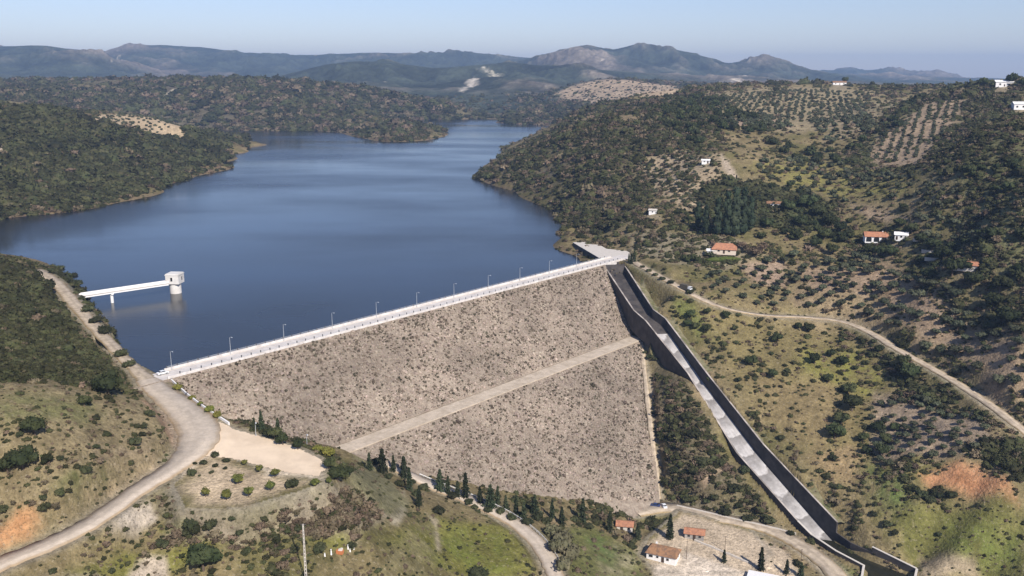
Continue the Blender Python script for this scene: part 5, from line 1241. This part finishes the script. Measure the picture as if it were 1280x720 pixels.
# ------------------------------------------------------------------ houses
def gable_house(name, px, py, rz, L, D, h, rh, roofm, wallm, label, wins=(), door=None, chimney=None, hip=0.0, eave=.5, group=None, flat=False, arches=0, sink=.4, cat='house'):
    p = pix(px, py); r_ = empty(name, (p[0], p[1], p[2]), rz, label, cat, group)
    b = MB()
    if flat: b.box((0, 0, h / 2 - sink), (L, D, h + sink * 2)); wl = b.build('wall', wallm, r_)
    else:
        hx = L / 2; hy = D / 2; g = hx if hip == 0 else hx
        vs = [(-hx, -hy, -sink * 2), (hx, -hy, -sink * 2), (hx, hy, -sink * 2), (-hx, hy, -sink * 2), (-hx, -hy, h), (hx, -hy, h), (hx, hy, h), (-hx, hy, h)]
        fs = [(0, 1, 5, 4), (2, 3, 7, 6), (3, 2, 1, 0)]
        if hip == 0:
            vs += [(-hx, 0, h + rh * .97), (hx, 0, h + rh * .97)]; fs += [(1, 2, 6, 9, 5), (3, 0, 4, 8, 7), (4, 5, 9, 8), (6, 7, 8, 9)]
        else: fs += [(1, 2, 6, 5), (3, 0, 4, 7), (4, 5, 6, 7)]
        b.add(vs, fs); wl = b.build('wall', wallm, r_)
    b = MB()
    if flat: b.box((0, 0, h + sink * 0 + .15), (L + eave, D + eave, .3)); rf = b.build('roof', roofm, r_)
    else:
        hx = L / 2 + eave; hy = D / 2 + eave; dz = rh * eave / (D / 2); rx = hx - hip; t = .18
        top = [(-hx, -hy, h - dz), (hx, -hy, h - dz), (hx, hy, h - dz), (-hx, hy, h - dz), (-rx, 0, h + rh), (rx, 0, h + rh)]
        up = [(x, y, z + t) for x, y, z in top]
        b.add(top + up, [(1, 0, 4, 5), (2, 1, 5), (3, 2, 5, 4), (0, 3, 4), (6, 7, 11, 10), (7, 8, 11), (8, 9, 10, 11), (9, 6, 10), (0, 1, 7, 6), (1, 2, 8, 7), (2, 3, 9, 8), (3, 0, 6, 9)])
        rf = b.build('roof', roofm, r_)
        b = MB(); b.tube([(-rx, 0, h + rh + t + .02), (rx, 0, h + rh + t + .02)], .13, 6); b.build('ridge_tiles', roofm, rf)
    for side, a, z, w, hh in wins:
        if side in 'fb': c = (a, (-1 if side == 'f' else 1) * (D / 2 + .02), z); d1, d2 = (w + .24, .1, hh + .24), (w, .06, hh); of = (0, (-.05 if side == 'f' else .05), 0)
        else: c = ((1 if side == 'r' else -1) * (L / 2 + .02), a, z); d1, d2 = (.1, w + .24, hh + .24), (.06, w, hh); of = ((.05 if side == 'r' else -.05), 0, 0)
        b = MB(); b.box(c, d1); w_ = b.build('window', wallm, wl)
        b = MB(); b.box((c[0] + of[0], c[1] + of[1], c[2]), d2); b.build('pane', M['glass'], w_)
    if door is not None:
        b = MB(); b.box((door, -D / 2 - .03, 1.05), (1.1, .12, 2.1)); b.build('door', M['wood'], r_)
    if chimney:
        b = MB(); b.box((chimney[0], chimney[1], h + rh * .6 + .5), (.6, .6, 1.6)); b.box((chimney[0], chimney[1], h + rh * .6 + 1.35), (.75, .75, .14)); b.build('chimney', wallm, rf)
    for k in range(arches):
        ax = -L / 2 + L * (k + .5) / arches; b = MB(); n = 10; w = L / arches * .36
        pts = [(ax - w, 0), (ax - w, 1.7)] + [(ax - w * math.cos(math.pi * t / n), 1.7 + w * math.sin(math.pi * t / n)) for t in range(1, n)] + [(ax + w, 1.7), (ax + w, 0)]
        b.add([(x, -D / 2 - .06, z) for x, z in pts] + [(x, -D / 2 + .02, z) for x, z in pts], [tuple(range(len(pts)))] + [(i, i + 1, len(pts) + i + 1, len(pts) + i) for i in range(len(pts) - 1)])
        b.build('arch', M['glass'], wl)
    return r_
gable_house('cottage', 829, 697, R(-24), 11.5, 7.2, 3.0, 1.9, M['tile'], M['white'], 'white cottage with brown tiled roof, dark door and three small windows', [('f', -4.0, 1.7, 1.5, .95), ('f', -1.4, 1.8, .9, .8), ('f', 2.6, 1.6, 1.0, 1.0), ('r', .4, 1.7, .9, .9)], .7, (-3, .8), 1.6)
gable_house('shed', 781, 661, R(-10), 6.4, 4.6, 2.4, .9, M['tile_orange'], M['concrete_pale'], 'low cream shed with orange roof beside the dark conifer below the dam', [('f', 1.6, 1.4, .9, .8)], -1.2, cat='shed')
gable_house('shed', 868, 671, R(-14), 7.6, 4.8, 2.5, .9, M['tile_orange'], M['concrete'], 'long grey shed with orange roof behind the cottage and round bushes', [('f', -2.2, 1.5, 1.0, .9), ('f', 2.2, 1.5, 1.0, .9)], 0, cat='shed')
gable_house('flat_roofed_building', 953, 732, R(-22), 11, 7, 3.0, 0, M['white'], M['concrete_pale'], 'building with a flat white roof at the bottom edge beside the valley road', [('f', -2, 1.6, 1.2, 1)], 2, flat=True, cat='building')
gable_house('farmhouse', 905, 315, R(-14), 14, 10, 2.5, 2.6, M['tile_orange'], mat('cream_render', (.62, .52, .42), .9, .2, .12, 1), 'pale house with a bright orange roof among bare trees above the spillway', [('f', -3, 1.7, 1.2, 1.1), ('f', 3, 1.7, 1.2, 1.1), ('r', 0, 1.7, 1.2, 1.1)], 0, (3, 1), 2.5)
gable_house('outbuilding', 889, 318, R(-10), 5, 4, 2.6, .6, M['white'], M['white'], 'small white outbuilding left of the orange-roofed house', [('f', 0, 1.5, .9, .8)], None, cat='outbuilding')
gable_house('cottage', 969, 259, R(-15), 11, 7, 3.0, .9, M['tile'], M['white'], 'small white house half hidden by dark trees on the hill', [('f', -2.5, 1.6, 1.3, 1), ('f', 2.5, 1.6, 1.3, 1)], 0)
gable_house('farmhouse', 1094, 301, R(-12), 13, 8, 3.3, 2.0, M['tile_orange'], M['white'], 'large white farmhouse with dark arches and an orange roof', [('r', 0, 2.0, 1.2, 1.2)], None, (4, 1), 0, arches=3)
gable_house('outbuilding', 1126, 299, R(-20), 7, 5, 3.0, 1.1, M['white'], M['white'], 'white outbuilding with a pale roof to the right of the arched farmhouse', [('f', 0, 1.9, 1.2, 1)], -2.4, cat='outbuilding')
gable_house('barn', 1207, 336, R(-28), 11, 6, 2.6, 1.2, M['tile_orange'], M['concrete_pale'], 'small tan barn with an orange roof among dark trees on the slope', [('f', 2, 1.5, .9, .8)], -2, cat='barn')
gable_house('hut', 816, 267, R(-15), 5, 4, 2.6, .5, M['concrete_pale'], M['white'], 'small white hut on the scrubby slope above the crest', [('f', 0, 1.5, .9, .8)], None, cat='hut')
gable_house('hut', 882, 204, R(-10), 6, 4, 2.3, .6, M['white'], M['white'], 'small white hut on the bare hilltop among sparse olives', [('f', -1, 1.5, .9, .8)], 1.6, cat='hut')
gable_house('hilltop_house', 1049, 106, R(-8), 20, 8, 3.6, 1.8, M['tile'], M['white'], 'long white building on the skyline beside a dark round tree', [('f', -6, 1.9, 1.6, 1.4), ('f', 6, 1.9, 1.6, 1.4)], 0)
gable_house('hilltop_house', 1254, 108, R(-15), 16, 10, 4.4, 1.6, M['white'], M['white'], 'white house between dark trees on the skyline at the right edge', [('f', -4, 2.2, 1.6, 1.6), ('f', 4, 2.2, 1.6, 1.6)], 0)
gable_house('hilltop_house', 1277, 136, R(-12), 15, 9, 4.2, 1.7, M['white'], M['white'], 'big white house on the slope just below the skyline at the right edge', [('f', -5, 2.0, 1.5, 1.5), ('f', 0, 2.0, 1.5, 1.5)], 4)
# terraces of pale stone near the farm
for i, (px, py, rz, L) in enumerate([(1155, 302, -30, 12), (1168, 326, -24, 10), (1160, 316, -35, 7)]):
    p = pix(px, py); b = MB(); b.box((0, 0, .5), (L, .8, 1.8)); b.box((0, 0, 1.46), (L + .2, .95, .12)); o = b.build('terrace_wall', M['concrete_pale'], None, p); o.rotation_euler.z = R(rz)
    tag(o, ['longest', 'lowest', 'middle'][i] + ' of the three pale stone terrace walls below the arched farmhouse', 'wall', 'terrace walls')
# hedge in front of the orange-roofed house
hg = MB(); 
p = pix(905, 326); V, Fc = ICO[3]; Vh = lumps(V, 77, a=.2) * np.array([11, 1.6, 1.8]); lv, lq = leaves(Vh[rng.integers(0, len(Vh), 500)] * rng.uniform(.95, 1.08, (500, 1)), .3, 4)
me = bpy.data.meshes.new('hedge'); me.from_pydata([tuple(v) for v in np.concatenate([Vh, lv])], [], [tuple(f) for f in Fc] + [tuple(q + len(Vh)) for q in lq]); me.materials.append(M['hedge'])
o = link('hedge', me); o.location = (p[0], p[1], p[2] + .8); o.rotation_euler.z = R(8); tag(o, 'clipped green hedge in front of the orange-roofed house', 'hedge')

# ------------------------------------------------------------------ vehicles
def car(px, py, rz, paint, label, kind='car', p=None, L=4.2, W=1.75):
    p = pix(px, py) if p is None else p
    r_ = empty('parked_car', (p[0], p[1], p[2] + .02), rz, label, kind)
    prof = [(-L / 2, .35), (-L / 2, .85), (-L * .40, .95), (-L * .30, 1.02), (-L * .20, 1.42), (L * .16, 1.45), (L * .30, .98), (L * .47, .85), (L / 2, .7), (L / 2, .35)]
    b = MB(); n = len(prof); b.add([(x, -W / 2 * (1 if z < 1.1 else .82), z) for x, z in prof] + [(x, W / 2 * (1 if z < 1.1 else .82), z) for x, z in prof], [tuple(range(n)), tuple(range(2 * n - 1, n - 1, -1))] + [(i, n + i, n + (i + 1) % n, (i + 1) % n) for i in range(n)]); b.build('body', paint, r_)
    for s_ in (-1, 1):
        y0, y1 = s_ * (W / 2 * .99 + .01), s_ * (W / 2 * .83 + .01)
        b = MB(); b.add([(-L * .27, y0, 1.05), (L * .25, y0, 1.05), (L * .145, y1, 1.4), (-L * .19, y1, 1.4)], [(0, 1, 2, 3)]); b.build('side_window', M['glass'], r_)
        b = MB(); b.box((L / 2 - .02, s_ * W * .34, .68), (.1, .36, .16)); b.build('headlight', M['white'], r_)
        b = MB(); b.box((-L / 2 + .02, s_ * W * .36, .75), (.1, .3, .16)); b.build('tail_light', M['red'], r_)
        for wx in (-L * .31, L * .31):
            b = MB(); b.tube([(wx, s_ * (W / 2 - .12), .32), (wx, s_ * (W / 2 + .05), .32)], .32, 14); w_ = b.build('wheel', M['rubber'], r_)
            b = MB(); b.tube([(wx, s_ * (W / 2 + .05), .32), (wx, s_ * (W / 2 + .07), .32)], .18, 10); b.build('rim', M['metal'], w_)
    b = MB(); b.add([(L * .17, -W * .40, 1.42), (L * .17, W * .40, 1.42), (L * .305, W * .46, 1.0), (L * .305, -W * .46, 1.0)], [(0, 1, 2, 3)]); b.build('windscreen', M['glass'], r_)
    b = MB(); b.add([(-L * .21, -W * .40, 1.40), (-L * .305, -W * .46, 1.04), (-L * .305, W * .46, 1.04), (-L * .21, W * .40, 1.40)], [(0, 1, 2, 3)]); b.build('rear_window', M['glass'], r_)
    return r_
car(819, 633, R(160), M['car_blue'], 'dark blue car parked at the foot of the dam where the narrow track ends')
car(830, 634, R(100), M['car_white'], 'white car parked next to the dark blue car below the dam')
xw, yw = dam_xy(3.5, -1.6); car(0, 0, math.atan2(EX[1], EX[0]), M['car_white'], 'white car stopped at the left end of the dam crest', p=np.array([xw, yw, .06]))
# lorry on the pale track
i_ = int(np.argmin(np.abs(ROAD_W['dirt_track'][0][:, 0] - atz(857, 362, -6)[0]))); tp = ROAD_W['dirt_track'][0][i_]; tn = ROAD_W['dirt_track'][0][i_ + 1] - tp
lr = empty('lorry', (tp[0], tp[1], tp[2] + .05), math.atan2(tn[1], tn[0]), 'brown canvas-covered lorry on the pale track right of the spillway', 'lorry')
b = MB(); b.box((0, 0, .75), (7.2, 2.2, .3)); b.build('chassis', M['darkmetal'], lr)
b = MB(); b.box((-.9, 0, 2.1), (5.2, 2.4, 2.4), top=.97); b.build('cargo_cover', M['car_grey'], lr)
b = MB(); b.box((2.75, 0, 1.75), (1.7, 2.2, 1.7), top=.92); cb = b.build('cab', M['car_white'], lr)
b = MB(); b.box((3.58, 0, 2.1), (.1, 1.8, .7)); b.build('windscreen', M['glass'], cb)
for wx in (-2.4, -1.3, 2.5):
    for s_ in (-1, 1):
        b = MB(); b.tube([(wx, s_ * .85, .5), (wx, s_ * 1.15, .5)], .5, 14); b.build('wheel', M['rubber'], lr)

# ------------------------------------------------------------------ roadside wall, guard rail, posts
W4 = [pix(*q) for q in [(214, 477), (234, 495), (252, 509), (270, 521), (287, 532)]]
rw = empty('roadside_wall', W4[0], 0, 'low white wall with dark buttresses beside the road at the end of the dam', 'wall')
for i in range(4):
    a, c = W4[i] - W4[0], W4[i + 1] - W4[0]; d = c - a; L = np.linalg.norm(d[:2]); rz = math.atan2(d[1], d[0])
    b = MB(); nn = np.array([-math.sin(rz), math.cos(rz)]) * .2; t = d[:2] / L * .25
    b.prism([a[:2] + t - nn, c[:2] - t - nn, c[:2] - t + nn, a[:2] + t + nn], [a[2] - .6, c[2] - .6, c[2] - .6, a[2] - .6], [a[2] + 1.1, c[2] + 1.1, c[2] + 1.1, a[2] + 1.1]); b.build('wall_panel', M['white'], rw)
    b = MB(); b.box((a[0], a[1], a[2] + .3), (.7, .9, 1.9), rz, top=.8); b.build('buttress', M['darkmetal'], rw)
TR, TWd = ROAD_W['toe_road']; gp = []
for i in range(20, len(TR) - 12):
    t = TR[i + 1] - TR[i - 1]; t = t[:2] / np.linalg.norm(t[:2]); gp.append(np.array([*(TR[i][:2] + np.array([-t[1], t[0]]) * (TWd[i] / 2 + .2)), TR[i][2]]))
gr = empty('guard_rail', gp[0], 0, 'low pale guard rail along the outer edge of the lower asphalt road', 'guard rail')
g0 = gp[0]; b = MB(); V = []; Q = []
for p in gp: V += [tuple(p - g0 + [0, 0, .45]), tuple(p - g0 + [0, 0, .8])]
for i in range(len(gp) - 1): Q.append((2 * i, 2 * i + 1, 2 * i + 3, 2 * i + 2))
b.add([(v[0] - .03, v[1], v[2]) for v in V] + [(v[0] + .03, v[1], v[2]) for v in V], Q + [tuple(k + len(V) for k in q[::-1]) for q in Q] + [(2 * i + 1, 2 * i + 3, 2 * i + 3 + len(V), 2 * i + 1 + len(V)) for i in range(len(gp) - 1)]); b.build('rail', M['white'], gr)
gpm = MB(); gpm.box((0, 0, .35), (.14, .14, .9)); gm = gpm.mesh('rail_post', M['metal'])
for p in gp: o = link('rail_post', gm, gr); o.location = tuple(p - g0)
# tall concrete pole in the foreground
p = pix(383, 732); top = aty(377.5, 655, p[1]); hh = float(top[2] - p[2])
up_ = empty('utility_pole', p, R(10), 'tall grey concrete pole on the grass at the bottom of the picture', 'utility pole')
b = MB()
for s_ in (-1, 1): b.tube([(s_ * .26, 0, -.5), (s_ * .11, 0, hh)], [.11, .09], 6)
nb_ = int(hh / 1.1)
for k in range(nb_): 
    z_ = .4 + k * hh / nb_; w = .26 - .15 * z_ / hh; b.box((0, 0, z_), (w * 2, .14, .26))
b.build('shaft', M['concrete_pale'], up_)
b = MB(); b.box((0, 0, hh - .25), (1.3, .12, .12)); cr_ = b.build('cross_arm', M['darkmetal'], up_)
for x_ in (-.55, 0, .55): b = MB(); b.tube([(x_, 0, hh - .19), (x_, 0, hh + .12)], .05, 8); b.build('insulator', M['darkmetal'], cr_)
for i, (px, py, h_) in enumerate([(858, 699, 8), (906, 690, 7), (1001, 705, 6.5)]):
    p = pix(px, py); r_ = empty('wooden_pole', p, R(20), ['left', 'middle', 'right'][i] + ' of the three thin grey poles in the cottage yard', 'pole', 'thin poles in the yard')
    b = MB(); b.tube([(0, 0, -.4), (0, 0, h_)], [.12, .08], 8); b.build('shaft', M['bark'], r_)
    b = MB(); b.box((0, 0, h_ - .4), (1.2, .09, .1)); b.build('cross_arm', M['darkmetal'], r_)
# orange bin and white posts on the grass
p = pix(425, 692); ob_ = empty('orange_container', p, R(-15), 'orange box-shaped container with pale sheets piled on it, on the grass by dark bushes', 'container')
b = MB(); b.box((0, 0, .75), (2.6, 1.6, 1.5), top=1.06); b.build('box', M['orange'], ob_); ob_.scale = (.72, .72, .72)
b = MB(); b.box((.2, .1, 1.75), (1.7, 1.3, .5), R(8), top=.8); b.box((.6, .2, 2.2), (1.0, 1.0, .4), R(-12), top=.7); b.build('sheets', M['concrete_pale'], ob_)
b = MB()
for x_ in (-1.0, 0, 1.0): b.box((x_, -.84, .7), (.12, .1, 1.3))
b.build('rib', M['orange'], ob_)
for i, (px, py, h_) in enumerate([(406, 695, .9), (414, 693, 1.6), (435, 686, 1.4), (437.5, 689, .7), (442, 686, 1.3)]):
    p = pix(px, py); b = MB(); b.tube([(0, 0, -.2), (0, 0, h_ * .6), (0, 0, h_ * .72), (0, 0, h_)], [.26, .2, .14, .2], 8); o = b.build('marker_post', M['white'], None, p)
    tag(o, ordw(i) + ' from the left of the small white posts round the orange container', 'post', 'white posts')
# low stone walls in the yard
for i, (a, c, lab) in enumerate([((868, 676), (935, 704), 'low stone wall running across the bare yard behind the cottage'), ((846, 633), (995, 668), 'long low pale wall along the far side of the valley road')]):
    n = 8; pts = [pix(a[0] + (c[0] - a[0]) * k / n, a[1] + (c[1] - a[1]) * k / n) for k in range(n + 1)]; p0 = pts[0]; b = MB()
    d = pts[-1] - pts[0]; nn = np.array([-d[1], d[0]]) / np.linalg.norm(d[:2]) * .25
    for k in range(n):
        q, r_ = pts[k] - p0, pts[k + 1] - p0; hq = .8 + random.uniform(-.12, .1)
        b.prism([q[:2] - nn, r_[:2] - nn, r_[:2] + nn, q[:2] + nn], [q[2] - .6, r_[2] - .6, r_[2] - .6, q[2] - .6], [q[2] + hq, r_[2] + hq, r_[2] + hq, q[2] + hq])
    tag(b.build('stone_wall', M['concrete_pale'], None, p0), lab, 'wall')

# ------------------------------------------------------------------ light, sky, air, camera
SUN_AZ, SUN_EL = R(28), R(39)               # the sun stands behind the camera, to its right
sd_v = Vector((math.sin(SUN_AZ) * math.cos(SUN_EL), -math.cos(SUN_AZ) * math.cos(SUN_EL), math.sin(SUN_EL)))
sl_ = bpy.data.lights.new('sun', 'SUN'); sl_.energy = 4.8; sl_.angle = R(.5); sl_.color = (1, .935, .84)
so_ = bpy.data.objects.new('sun', sl_); COL.objects.link(so_); so_.rotation_euler = sd_v.to_track_quat('Z', 'Y').to_euler(); so_.location = (0, 0, 300)
w = bpy.data.worlds.new('World'); scene.world = w; w.use_nodes = True; nt = w.node_tree
sky = nt.nodes.new('ShaderNodeTexSky'); sky.sky_type = 'NISHITA'; sky.sun_disc = False; sky.sun_elevation = SUN_EL; sky.sun_rotation = math.pi - SUN_AZ; sky.air_density = 1.0; sky.dust_density = .25; sky.ozone_density = 2.6; sky.altitude = 300
tint = nt.nodes.new('ShaderNodeMix'); tint.data_type = 'RGBA'; tint.blend_type = 'MULTIPLY'; tint.inputs[0].default_value = 1; tint.inputs[7].default_value = (.98, .93, 1.09, 1)
nt.links.new(sky.outputs[0], tint.inputs[6]); nt.links.new(tint.outputs[2], nt.nodes['Background'].inputs[0]); nt.nodes['Background'].inputs[1].default_value = .09

zlo = float(Z.min()) - 1; zhi = float(Z.max()) + 60
b = MB(); b.box((0, 6700, (zlo + zhi) / 2), (27000, 17400, zhi - zlo)); hz = b.build('haze', [])
hm = bpy.data.materials.new('haze_air'); hm.use_nodes = True; n_ = hm.node_tree.nodes; n_.remove(n_['Principled BSDF'])
pv = n_.new('ShaderNodeVolumePrincipled'); pv.inputs['Color'].default_value = (.46, .66, 1, 1); pv.inputs['Density'].default_value = .00009; pv.inputs['Anisotropy'].default_value = .1
hm.node_tree.links.new(pv.outputs[0], n_['Material Output'].inputs['Volume']); hz.data.materials.append(hm); tag(hz, kind='stuff')

cam = bpy.data.cameras.new('camera'); cam.sensor_width = 36; cam.lens = F / 1280 * 36; cam.clip_start = 1; cam.clip_end = 60000
co = bpy.data.objects.new('camera', cam); COL.objects.link(co); co.location = (0, 0, H); co.rotation_euler = (math.pi / 2 - TH, 0, 0); scene.camera = co
vs_ = scene.view_settings; vs_.view_transform = 'Standard'; vs_.look = 'None'; vs_.gamma = 1; vs_.exposure = .38; vs_.use_curve_mapping = False
scene.cycles.max_bounces = 5; scene.cycles.diffuse_bounces = 2; scene.cycles.glossy_bounces = 2; scene.cycles.transmission_bounces = 2; scene.cycles.volume_bounces = 0; scene.cycles.use_denoising = True
